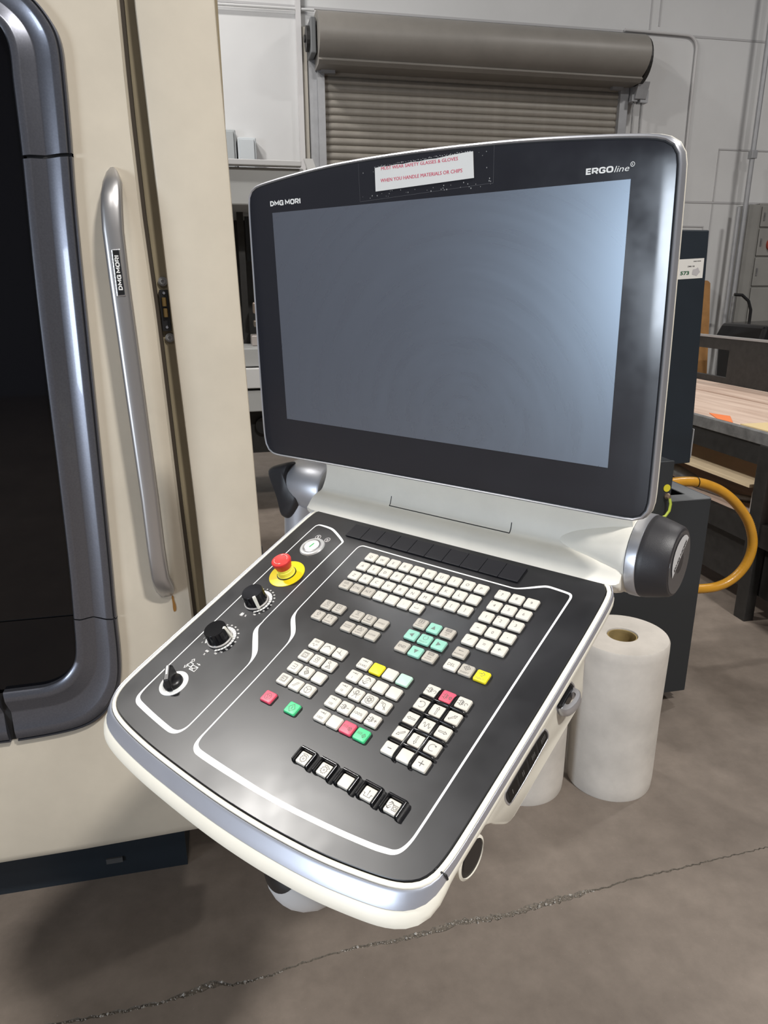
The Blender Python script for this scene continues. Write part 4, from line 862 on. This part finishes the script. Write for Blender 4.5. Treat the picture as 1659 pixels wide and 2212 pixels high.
# end caps: cream collar, silver ring, charcoal cone
cc = nz(0, 116, 44); 
def axis_lathe(name, prof, m, parent, u0, sm=.5, seg=56):
    return B().lathe([(r * .001, h * .001) for r, h in prof], nz(u0, 116, 44), (1, 0, 0), seg).make(name, m, parent, smooth=sm)
axis_lathe('hinge_collar', [(18, -150), (24, -110), (30, -80), (38, -48), (44.5, -24), (47.8, -8), (48.4, -3), (48.2, 0), (0, 0)], M_shell, con, 315, .9)
axis_lathe('hinge_ring', [(47.6, -.6), (49.4, 0), (49.6, 1), (49.4, 11.5), (48.4, 12.2), (0, 12.2)], M_silver, con, 316)
hc = part(axis_lathe('hinge_cap', [(48.6, 0), (48.9, .8), (48.2, 6), (44.6, 20), (41.6, 30), (39.8, 32.5), (38, 33.2), (0, 34.2)], M_charcoal, con, 328.4, .5), 'charcoal conical end cap')
part(B().lathe([(0, 0), (.0372, 0), (.0372, .0006), (0, .0010)], nz(361.4, 116, 44), (1, 0, 0), 56).make('cap_face', mat('cap_face_grey', (.05, .05, .055), .22), hc, smooth=.5), 'glossy grey cap face')
b = B(); pts = [p for p in arc(0, 0, 30, 20, 200, 20)]
uu = 362.9
def capf(a, c): return nz(uu, 116 + a, 44 + c)
lab_pts = [(-21, -6), (-27.5, 6), (-29, 14), (-24, 24), (-15, 31), (-4, 34), (6, 33), (16, 29), (20, 24)]
poly = chaikin([(-24, -12), (-30, 2), (-27, 17), (-16, 28), (0, 33), (14, 30), (22, 24)], 1, closed=False)
b.add([capf(x, y) for x, y in poly], [tuple(range(len(poly)))]); part(b.make('cap_label', mat('label_grey', (.52, .52, .53), .4), hc), 'pale grey maker label')
b = B(); block_text(b, 'DMG MORI', -22, -2.6, 5.2, 0, 44)
ang = math.atan2(24 + 12, 22 + 24)
b.v = [nz(uu + .2, 116 + (-1 - 2.2 + (x * 1000) * math.cos(ang) - (y * 1000) * math.sin(ang)), 44 + (6 + 3.2 + (x * 1000) * math.sin(ang) + (y * 1000) * math.cos(ang))) for x, y, z in b.v]
b.make('cap_lettering', M_black, hc)
# grey swivel knuckle, grip and carrying arm on the left
knm = mat('knuckle_silver', (.50, .51, .55), .38, .55)
b = B(); b.lathe([(0, 0), (.040, 0), (.0425, .004), (.0425, .055), (.041, .072), (.036, .086), (.026, .096), (.012, .101), (0, .102)], nz(-176, 122, 36), (-1, 0, 0), 44)
kn = part(b.make('swivel_knuckle', knm, con, smooth=.7), 'silver-grey swivel knuckle behind the keyboard')
b = B(); b.tube([nz(-238, 124, 36), nz(-246, 124, -10), nz(-250, 124, -60), nz(-250, 124, -110)], [.037, .036, .035, .035], 28)
b.make('knuckle_neck', knm, con, smooth=.9)
b = B(); b.tube([nz(-250, 124, -104), nz(-250, 124, -122), nz(-250, 124, -380)], [.030, .030, .030], 28); part(b.make('arm_post', M_charcoal, con, smooth=.9), 'dark arm post below the knuckle')
gp = [(-291.9, 57.9), (-282.2, 65.0), (-261.9, 72.3), (-243.3, 75.7), (-248.8, 64.5), (-247.7, 52.1), (-239.0, 36.7), (-224.5, 23.8), (-222.9, 17.1), (-235.8, -5.3), (-246.3, -16.7), (-254.3, -19.1), (-264.0, -15.9), (-267.0, -1.2), (-273.6, 19.3), (-284.2, 39.1)]
gp = chaikin(gp, 1); gc = (-255, 25)
b = B(); rr_ = lambda N_, s: [nz(gc[0] + (x - gc[0]) * s, N_, gc[1] + (z - gc[1]) * s) for x, z in gp]
b.loft([rr_(80, .80), rr_(82, .93), rr_(86, 1.0), rr_(104, 1.0), rr_(110, .92)]); part(b.make('grip', M_charcoal, con, smooth=.9), 'charcoal hand grip')
# monitor
MO = Matrix.Translation(Vector((-.19063, .19547, .39639)))
def inv3(v): return Vector((v.dot(Uv), v.dot(Vv), v.dot(Wv)))
mx_, my_, mz_ = inv3(Uv), inv3(Vector((-0.027526, -0.022266, 0.999373))), inv3(Vector((-0.776995, -0.62851, -0.035404)))
MON = Matrix(((mx_.x, my_.x, mz_.x, -.19063), (mx_.y, my_.y, mz_.y, .19547), (mx_.z, my_.z, mz_.z, .39639), (0, 0, 0, 1)))
GO = [(-42.5, 19), (-40.5, 24.5), (-35, 29.2), (-27, 32.0), (-10, 34.4), (40, 39.6), (98, 44), (150, 45.8), (200, 46.4), (250, 46.2), (325, 44.5), (385, 41.8), (457, 36.4), (495, 32.6), (511, 30.2), (521, 26.6), (527, 20.5), (529.6, 12), (530.2, -6), (531.4, -80), (532.6, -170), (533.5, -300), (532.8, -316), (529.5, -325), (522, -329.6), (512, -330.8), (430, -331.2), (250, -332.4), (100, -334), (0, -335.8), (-30, -336.4), (-40, -334.5), (-46.5, -329), (-49.6, -320), (-50.6, -300), (-49, -200), (-46.6, -100), (-44.2, 0)]
GO = resample(chaikin(GO, 2), 220); GN = normals2(GO)
gl = lambda d, z: [((x + a * d) * .001, (y + c * d) * .001, z * .001) for (x, y), (a, c) in zip(GO, GN)]
b = B(); b.loft([gl(1.4, -1.0), gl(3.0, .2), gl(4.4, -.6), gl(5.2, -3), gl(5.5, -5), gl(5.6, -9)], cap0=False, cap1=False)
mon = part(b.make('monitor_frame', M_silver, con, MON, smooth=.7), 'silver monitor frame')
b = B(); b.loft([gl(5.0, -9), gl(5.9, -9.3), gl(6.1, -10.5), gl(5.6, -12), gl(-4, -18), gl(-40, -32), gl(-90, -42)], cap0=False, cap1=True); part(b.make('monitor_back', M_cream, mon, smooth=.7), 'cream monitor back shell')
M_bez = mat('monitor_glass', (.020, .021, .027), .15, spec=.55, rvar=.06, scale=9)
b = B(); b.loft([gl(0.2, -1.2), gl(-.4, -.05), gl(-1.0, 0), gl(-14, 0)], cap0=False, cap1=True); part(b.make('bezel_glass', M_bez, mon, smooth=.5), 'glossy black glass front')
b = B(); b.loft([gl(-.2, -1.4), gl(1.9, -1.4)], cap0=False, cap1=False); b.make('bezel_gap', M_dark, mon)
# display: hazy, wiped surface
md = bpy.data.materials.new('display_haze'); md.use_nodes = True; nt = md.node_tree; pb = nt.nodes['Principled BSDF']
pb.inputs['Base Color'].default_value = (.095, .100, .122, 1); pb.inputs['Specular IOR Level'].default_value = .9; pb.inputs['IOR'].default_value = 1.85; pb.inputs['Specular Tint'].default_value = (.72, .86, 1, 1)
tc = nt.nodes.new('ShaderNodeTexCoord'); mp = nt.nodes.new('ShaderNodeMapping'); mp.inputs['Location'].default_value = (-.30, .26, 0); nt.links.new(tc.outputs['Object'], mp.inputs['Vector'])
sp_ = nt.nodes.new('ShaderNodeSeparateXYZ'); nt.links.new(mp.outputs[0], sp_.inputs[0])
def mth(op, *ins):
    q = nt.nodes.new('ShaderNodeMath'); q.operation = op
    for i_, v_ in enumerate(ins):
        if isinstance(v_, (int, float)): q.inputs[i_].default_value = v_
        else: nt.links.new(v_, q.inputs[i_])
    return q.outputs[0]
rad_ = mth('SQRT', mth('ADD', mth('MULTIPLY', sp_.outputs[0], sp_.outputs[0]), mth('MULTIPLY', sp_.outputs[1], sp_.outputs[1])))
the_ = mth('ARCTAN2', sp_.outputs[1], sp_.outputs[0])
cb_ = nt.nodes.new('ShaderNodeCombineXYZ'); nt.links.new(mth('MULTIPLY', rad_, 70.0), cb_.inputs[0]); nt.links.new(mth('MULTIPLY', the_, 1.1), cb_.inputs[1])
wv_ = nt.nodes.new('ShaderNodeTexNoise'); wv_.inputs['Scale'].default_value = 1.0; wv_.inputs['Detail'].default_value = 3; wv_.inputs['Roughness'].default_value = .6; nt.links.new(cb_.outputs[0], wv_.inputs['Vector'])
mr = nt.nodes.new('ShaderNodeMapRange'); mr.inputs['To Min'].default_value = .245; mr.inputs['To Max'].default_value = .315
nt.links.new(wv_.outputs['Fac'], mr.inputs['Value']); nt.links.new(mr.outputs[0], pb.inputs['Roughness'])
b = B().add([(0, 0, .00012), (.4885, 0, .00012), (.4885, -.2805, .00012), (0, -.2805, .00012)], [(0, 3, 2, 1)])
part(b.make('display', md, mon), 'dark switched-off display with wipe marks')
b = B(); block_text(b, 'DMG MORI', -2.6, 8.2, 6.4, .0002, 57); part(b.make('monitor_lettering', M_white, mon), 'white maker lettering')
b = B(); block_text(b, 'ERGO', 443.6, 7.3, 5.6, .0002, 27.4, rnd=True, gap=.07); text(b, 'line', 471.8, 7.2, 5.6, .0002, width=14.5, anchor='l', shear=.25)
ribbon(b, arc(489.2, 12.6, 1.9, 0, 360, 18)[:-1], .25, .0002, True); text(b, 'R', 489.2, 12.6, 1.9, .0002)
part(b.make('monitor_lettering', M_white, mon), 'white product lettering at top right')
# taped safety notice
b = B(); te = [(180.3, 38.0), (190, 38.6), (200, 38.2), (212, 38.9), (222, 38.4), (232, 39.2), (244, 38.8), (256, 39.6), (268, 39.4), (280, 40.3), (292, 40.9), (302, 41.4), (315.3, 41.6)]
poly = [(180.6, 12.6), (316.8, 15.7)] + te[::-1]
b.prism(poly, lambda x, y, h: (x * .001, y * .001, h), .0002, .0006); sg = part(b.make('safety_notice', mat('notice_paper', (.74, .74, .72), .45), mon), 'white paper safety notice with red text')
b = B(); rot = math.atan2(.6, 112)
for dx in (-.11, .11):
    text(b, 'MUST WEAR SAFETY GLASSES & GLOVES', 243.2 + dx, 36.6, 3.6, .00065 + dx * 1e-4, width=106.5, rot=.002); text(b, 'WHEN YOU HANDLE MATERIALS OR CHIPS', 245.4 + dx, 24.2, 3.9, .00065 + dx * 1e-4, width=113.5, rot=.006)
part(b.make('notice_lettering', M_red, mon), 'red notice lettering')
# clear tape bubbles
b = B()
for i in range(60):
    x = random.uniform(158, 338); y = random.uniform(6, 12) if random.random() < .55 else random.uniform(10, 40)
    if 178 < x < 318 and y > 12.5: continue
    s = random.uniform(.25, .7); b.add([((x + q * s) * .001, (y + r * s * 1.4) * .001, .00022) for q, r in ((1, 0), (.3, .8), (-.8, .4), (-.5, -.8), (.4, -.9))], [(0, 1, 2, 3, 4)])
for i in range(70):
    x = 181 + i * 1.9 + random.uniform(-1, 1); y = 38.9 + i * .046 + random.uniform(-.5, .9); s = random.uniform(.2, .6)
    b.add([((x + q * s * 1.5) * .001, (y + r * s) * .001, .0003) for q, r in ((1, 0), (.3, .8), (-.8, .4), (-.5, -.8), (.4, -.9))], [(0, 1, 2, 3, 4)])
o = b.make('tape_bubbles', mat('bubble_grey', (.42, .42, .42), .3), mon); o['kind'] = 'stuff'
b = B()
for p in ([(154.7, 45.6), (155.5, 3.1)], [(340.9, 45.0), (340.6, 8.8)], [(155.5, 3.1), (340.6, 8.8)]): ribbon(b, p, .12, .00015)
part(b.make('tape_edge', mat('tape_edge_grey', (.12, .12, .13), .3), mon), 'edges of the clear tape')
# white bulb end of the carrying arm seen under the front edge
bc = Vector((.120, -.331, -.130))
b = B(); b.lathe([(0, -.0475), (.010, -.0465), (.022, -.042), (.034, -.033), (.042, -.022), (.0466, -.009), (.0475, .003), (.0465, .016), (.042, .05), (.036, .10), (.034, .145), (0, .145)], bc, (0, 1, .22), 44)
bu = part(b.make('grip_bulb', mat('arm_white', (.62, .62, .62), .4), con, smooth=.8), 'white rounded grip below the keyboard')
dv = Vector((-.14, -.58, .80)).normalized(); b = B(); b.lathe([(0, .0480)] + [(.0480 * math.sin(math.radians(t)), .0480 * math.cos(math.radians(t))) for t in (8, 16, 24, 32, 36)] + [(.046 * math.sin(math.radians(36)), .046 * math.cos(math.radians(36))), (0, .036)], bc, dv, 36)
part(b.make('bulb_insert', M_black, bu, smooth=.7), 'black insert')
# carrying arm from the post back to the machine, below the keyboard
b = B(); KI = KM.inverted(); pa = Vector(nz(-250, 124, -372)); zq = (KM @ pa).z; pm = KI @ Vector((.115, 1.66, zq)); pe = KI @ Vector((.108, 1.76, zq)); pf = KI @ Vector((.053, 1.80, zq))
b.tube([pa, pm, pe, pf], [.034, .034, .034, .034], 24); b.tube([KI @ Vector((.062, 1.80, zq)), pf], [.06, .06], 24)
part(b.make('carrying_arm', M_charcoal, con, smooth=.9), 'dark arm from the post to the beige machine')

# ------------------------------------------------------------------ paper rolls on the floor
M_paper = mat('roll_paper', (.58, .54, .49), .75, var=.2, scale=5, bump=.15)
M_core = mat('cardboard_core', (.30, .22, .09), .8, var=.2, scale=30)
def roll(lab, x, y, r, h, rot):
    o = empty('paper_roll', lab, 'paper roll', (x, y, 0), 'white paper rolls standing on the floor')
    b = B(); b.lathe([(.043, 0), (r * .97, 0), (r * .985, .006), (r, .04), (r * 1.0, h * .5), (r * 1.03, h - .03), (r * 1.025, h - .006), (r * 1.0, h), (.044, h - .002), (.043, h - .012), (.043, 0)], (0, 0, 0), (0, 0, 1), 64, caps=False); b.make('paper_wrap', M_paper, o, smooth=.6)
    b = B(); b.lathe([(.0425, .002), (.0425, h - .006), (.0385, h - .006), (.0385, .002), (.0425, .002)], (0, 0, 0), (0, 0, 1), 32, caps=False); b.make('core_tube', M_core, o, smooth=.6)
    return o
roll('white paper roll with open cardboard core, right of the console', 1.072, 1.672, .128, .485, 0); roll('white paper roll half hidden behind the console side', .800, 1.715, .128, .47, 1)

# ------------------------------------------------------------------ dark electrical cabinet and trough, right
cb = empty('dark_cabinet', 'tall narrow dark navy cabinet with white number label behind the monitor', 'cabinet', (1.5, 2.4, .72))
cbx = B(); cbx.prism([(1.35, 1.629), (1.640, 1.629), (1.681, .813), (1.35, .80)], lambda x, z, h: (x, h, z), 2.3, 2.5); cbx.make('cabinet_body', M_navy, cb, rel(cb), bevel=.004)
bx('cabinet_stand', (1.40, 2.26, .05), (1.572, 2.4, .82), M_slate, cb, .003); bx('terminal_plate', (1.24, 1.93, .66), (1.356, 1.942, .925), M_slate, cb, .002); bx('plate_arm', (1.24, 1.942, .895), (1.35, 2.30, .925), M_slate, cb)
bx('door_edge', (1.684, 2.31, .83), (1.69, 2.33, .94), M_galv, cb, .002)
lp_ = [(1.524, 1.536), (1.643 - .012, 1.541), (1.628, 1.473), (1.528, 1.469)]
lp_ = [(1.537, 1.534), (1.632, 1.539), (1.634, 1.474), (1.539, 1.469)]
b = B(); b.prism(lp_, lambda x, z, h: (x, h, z), 2.2985, 2.3); lb = part(b.make('number_label', mat('label_paper', (.62, .60, .56), .6), cb, rel(cb)), 'white sticker with green number')
def face_text(s, cx, cz, cap, y, m, par, name, bold=.02, width=None):
    b = B(); text(b, s, 0, 0, cap, 0, bold=bold, width=width); b.v = [(cx + x, y, cz + yy + x * .05) for x, yy, z in b.v]; return b.make(name, m, par, rel(cb))
face_text('573', 1.563, 1.490, 12, 2.298, mat('label_green', (.03, .10, .05), .6), lb, 'label_number', .04, 34); face_text('DMU 50', 1.585, 1.512, 5, 2.298, M_ink, lb, 'label_model', .03, 26); face_text('DMG MORI', 1.606, 1.529, 3, 2.298, M_ink, lb, 'label_maker', .05, 28)
b = B(); b.add([(1.606 + .016 * math.cos(t) * q, 2.2978, 1.494 + .014 * math.sin(t) * q) for t, q in zip([i * .628 for i in range(10)], [1, .8, 1.1, .7, 1, .9, 1.1, .8, 1, .75])], [tuple(range(10))]); b.make('label_tear', mat('tear_grey', (.40, .38, .38), .6), lb, rel(cb))
tr = empty('coolant_trough', 'dark open-topped steel box below the navy cabinet', 'machine box', (1.45, 2.05, 0))
b = B(); x0, x1, y0, y1, z0, z1 = 1.20, 1.536, 1.97, 2.22, .058, .777
b.box((x0, y0, z0), (x1, y0 + .012, z1)); b.box((x1 - .012, y0 + .012, z0), (x1, y1, z1)); b.box((x0, y0 + .012, z0), (x0 + .012, y1, z1)); b.box((x0 + .012, y1 - .012, z0), (x1 - .012, y1, z1)); b.box((x0 + .012, y0 + .012, z0), (x1 - .012, y1 - .012, z0 + .02))
b.make('trough_shell', M_slate, tr, rel(tr))
M_rim = mat('rim_grey', (.13, .135, .14), .5)
b = B(); b.box((x0, y0, z1), (x1, y0 + .06, z1 + .003)); b.box((x1 - .055, y0 + .06, z1), (x1, y1, z1 + .003)); part(b.make('trough_rim', M_rim, tr, rel(tr)), 'lighter grey top rim')
bx('edge_strip', (1.537, 1.985, .06), (1.545, 2.21, .779), mat('strip_slate', (.05, .06, .075), .4), tr, .002); bx('trough_leg', (1.455, 2.0, 0), (1.475, 2.03, .06), M_black, tr); bx('trough_leg', (1.23, 2.0, 0), (1.25, 2.03, .06), M_black, tr)
# earth terminal and wire
o = B().lathe([(0, 0), (.012, 0), (.012, .002), (0, .002)], (1.338, 1.9295, .838), (0, -1, 0), 20).make('earth_sticker', mat('sticker_yellow', (.6, .52, .03), .5), cb, rel(cb)); B().lathe([(0, 0), (.010, 0), (.010, .006), (.006, .014), (0, .016)], (1.341, 1.9295, .812), (0, -1, 0), 16).make('earth_bolt', mat('bolt_brass', (.35, .26, .2), .35, .8), cb, rel(cb))
b = B(); b.tube([(1.343, 1.915, .806), (1.346, 1.912, .79), (1.343, 1.91, .768), (1.330, 1.908, .752), (1.312, 1.908, .747), (1.285, 1.91, .752), (1.262, 1.925, .76)], .0045, 8); part(b.make('earth_wire', mat('wire_green', (.38, .45, .05), .45), cb, rel(cb), smooth=1), 'yellow-green earth wire')
# orange hose
hp = [(1.578, .729), (1.637, .731), (1.683, .733), (1.742, .728), (1.795, .712), (1.851, .688), (1.909, .649), (1.96, .6), (2.005, .544), (2.034, .478), (2.041, .427), (2.029, .37), (1.997, .322), (1.95, .287), (1.897, .272), (1.842, .270), (1.76, .275), (1.62, .30)]
hp = chaikin(hp, 2, closed=False)
rows = []; n = len(hp)
fine = []
for i in range(n - 1):
    for j in range(4): fine.append((hp[i][0] + (hp[i + 1][0] - hp[i][0]) * j / 4, hp[i][1] + (hp[i + 1][1] - hp[i][1]) * j / 4))
b = B(); b.tube([(x, 2.33, z) for x, z in fine], [.0195 if i % 2 else .0183 for i in range(len(fine))], 14)
o = b.make('orange_hose', mat('hose_orange', (.60, .29, .025), .3, var=.12, scale=14), smooth=1.2); tag(o, 'thick ribbed orange hose curling beside the dark cabinet', 'hose')
b = B(); b.tube([(1.742, 2.33 + .0205 * math.cos(t), .728 + .0205 * math.sin(t)) for t in [i * .4 for i in range(17)]], .0015, 6); b.make('cable_tie', M_black, o)

# ------------------------------------------------------------------ work bench, far right
bn = empty('work_bench', 'black steel bench with pale worn wooden top at right edge', 'bench', (2.7, 3.4, 0))
mwd = bpy.data.materials.new('bench_wood'); mwd.use_nodes = True; nt = mwd.node_tree; pb = nt.nodes['Principled BSDF']; tc = nt.nodes.new('ShaderNodeTexCoord'); mp = nt.nodes.new('ShaderNodeMapping'); mp.inputs['Scale'].default_value = (9, .7, 9); nt.links.new(tc.outputs['Object'], mp.inputs['Vector'])
nn_ = nt.nodes.new('ShaderNodeTexNoise'); nn_.inputs['Scale'].default_value = 2.5; nn_.inputs['Detail'].default_value = 5; nt.links.new(mp.outputs[0], nn_.inputs['Vector']); rp_ = nt.nodes.new('ShaderNodeValToRGB'); rp_.color_ramp.elements[0].position = .3; rp_.color_ramp.elements[1].position = .7
rp_.color_ramp.elements[0].color = (.46, .33, .26, 1); rp_.color_ramp.elements[1].color = (.66, .52, .43, 1); nt.links.new(nn_.outputs['Fac'], rp_.inputs['Fac']); nt.links.new(rp_.outputs[0], pb.inputs['Base Color']); pb.inputs['Roughness'].default_value = .6
ZB_ = .85
for i, (xa, xb_) in enumerate(((2.235, 2.50), (2.504, 2.77), (2.774, 3.08))): bx('top_board', (xa, 2.0, ZB_ - .03), (xb_, 5.6, ZB_ + (0 if i != 2 else .004)), mwd, bn, .002)
part(bx('edge_angle', (2.205, 2.0, ZB_ - .05), (2.233, 5.6, ZB_ + .004), M_steel, bn, .003), 'bare steel edge angle')
bx('apron_beam', (2.215, 2.0, ZB_ - .14), (2.25, 5.6, ZB_ - .05), M_blacksteel, bn)
for y_ in (2.50, 5.3): bx('bench_leg', (2.205, y_, 0), (2.255, y_ + .07, ZB_ - .05), M_blacksteel, bn, .003)
bx('shelf_beam', (2.215, 2.0, .36), (2.25, 5.6, .46), M_blacksteel, bn); bx('shelf_board', (2.25, 2.0, .42), (3.0, 5.6, .45), mwd, bn); bx('lower_panel', (2.26, 2.0, .12), (2.28, 5.6, .36), M_blacksteel, bn)
for y_ in (2.55, 5.3): bx('bench_leg', (3.02, y_, 0), (3.07, y_ + .06, 1.12), M_blacksteel, bn)
bx('back_panel', (3.085, 2.0, ZB_ + .0), (3.10, 3.98, 1.13), M_blacksteel, bn); bx('back_rail', (3.08, 2.0, 1.13), (3.12, 5.6, 1.142), mat('rail_bright', (.42, .41, .41), .45, .5), bn); bx('back_bar', (3.085, 3.98, 1.06), (3.115, 5.6, 1.13), M_blacksteel, bn); bx('back_bar', (3.085, 3.98, ZB_), (3.115, 5.6, ZB_ + .04), M_blacksteel, bn)
tag(B().box((2.24, 2.05, .8505), (2.40, 2.75, .856)).make('yellow_board', mat('board_yellow', (.64, .50, .27), .6)), 'thin pale yellow board lying on the bench corner', 'board')
b = B(); b.prism([(2.24, 2.80), (2.34, 2.95), (2.30, 3.05), (2.235, 2.9)], lambda x, y, h: (x, y, h), .8505, .8535); tag(b.make('orange_rag', mat('rag_orange', (.75, .20, .06), .7)), 'small orange scrap on the bench front edge', 'scrap')
M_ply = mat('pale_ply', (.74, .60, .40), .6, var=.1, scale=5)
b = B(); b.prism([(2.21, 2.60), (2.9, 2.60), (2.9, 4.0), (2.21, 4.05)], lambda x, y, h: (x, y, h), .60, .615); tag(b.make('plywood_sheet', M_ply), 'pale plywood sheet stored under the bench top', 'board')
bx('sheet_support', (2.4, 2.7, .45), (2.85, 2.74, .60), M_black, bn); bx('sheet_support', (2.4, 3.9, .45), (2.85, 3.94, .60), M_black, bn)
b = B(); b.prism([(2.24, 3.4), (2.9, 3.5), (2.9, 5.0), (2.24, 5.0)], lambda x, y, h: (x, y, h), .616, .632); tag(b.make('plywood_sheet', M_ply), 'second plywood sheet behind, lying on the first one', 'board')
bo = empty('plastic_bottle', 'white plastic bottle on the lower shelf beside the bench leg', 'bottle', (2.31, 2.64, .45)); b = B(); b.lathe([(0, 0), (.035, 0), (.036, .10), (.03, .13), (.014, .155), (.014, .17), (0, .17)], (0, 0, 0), (0, 0, 1), 24); b.make('bottle_body', mat('bottle_white', (.6, .58, .56), .4), bo, smooth=.7); B().lathe([(0, .17), (.016, .17), (.016, .195), (0, .195)], (0, 0, 0), (0, 0, 1), 16).make('bottle_cap', M_g2, bo)
b = B(); b.tube([(2.32, 3.5, .475), (2.33, 3.3, .50), (2.34, 3.1, .478), (2.36, 2.9, .468), (2.45, 2.78, .47), (2.6, 2.9, .475)], [.03, .035, .028, .02, .015, .01], 10); tag(b.make('grey_hose', M_steel, smooth=1), 'grey bent metal strip lying on the lower bench shelf', 'metal strip')
# things against the wall at right
b = B(); b.prism(chaikin([(5.215, 1.47), (5.262, 1.50), (5.31, 1.50), (5.345, 1.46), (5.22, .02), (5.08, .02)], 1), lambda x, z, h: (x, h + (1.5 - z) * -.0, z), 6.98, 7.03)
b.v = [(x, y + (1.5 - z) * -.25 + .38, z) for x, y, z in b.v]
tag(b.make('wooden_plank', mat('plank_brown', (.36, .18, .06), .55, var=.2, scale=8)), 'brown wooden plank leaning on the back wall at right', 'plank')
ht = empty('hand_truck', 'hand truck with bent dark tube handle by the back wall', 'hand truck', (5.4, 6.8, 0)); b = B(); b.tube([(5.25, 6.82, 1.355), (5.33, 6.8, 1.35), (5.40, 6.78, 1.29), (5.435, 6.77, 1.20), (5.44, 6.77, .95), (5.43, 6.77, .1)], .016, 10); b.make('tube_handle', M_black, ht, rel(ht), smooth=1); b = B(); b.tube([(5.25, 6.82, 1.34), (5.24, 6.82, .5), (5.20, 6.82, .05)], .016, 10); b.make('tube_frame', M_steel, ht, rel(ht), smooth=1); bx('toe_plate', (5.15, 6.6, .01), (5.48, 6.85, .03), M_steel, ht)
bi = empty('waste_bin', 'black bin with draped liner in the far right corner', 'bin', (5.0, 6.0, 0)); b = B(); b.loft([[(4.80, 5.8, 0), (5.4, 5.8, 0), (5.4, 6.3, 0), (4.80, 6.3, 0)], [(4.76, 5.75, 1.0), (5.5, 5.75, 1.0), (5.5, 6.35, 1.0), (4.76, 6.35, 1.0)]]); b.make('bin_body', M_black, bi, rel(bi), bevel=.03); b = B(); b.loft([[(4.72, 5.71, .93), (5.52, 5.71, .97), (5.52, 6.38, .95), (4.72, 6.38, .92)], [(4.78, 5.73, 1.10), (5.5, 5.73, 1.09), (5.5, 6.36, 1.12), (4.8, 6.36, 1.10)]]); b.make('bin_liner', M_blackgloss, bi, rel(bi), bevel=.03); bx('bin_label', (4.765, 5.735, .62), (4.82, 5.76, .82), mat('bin_tag', (.25, .23, .2), .6), bi)
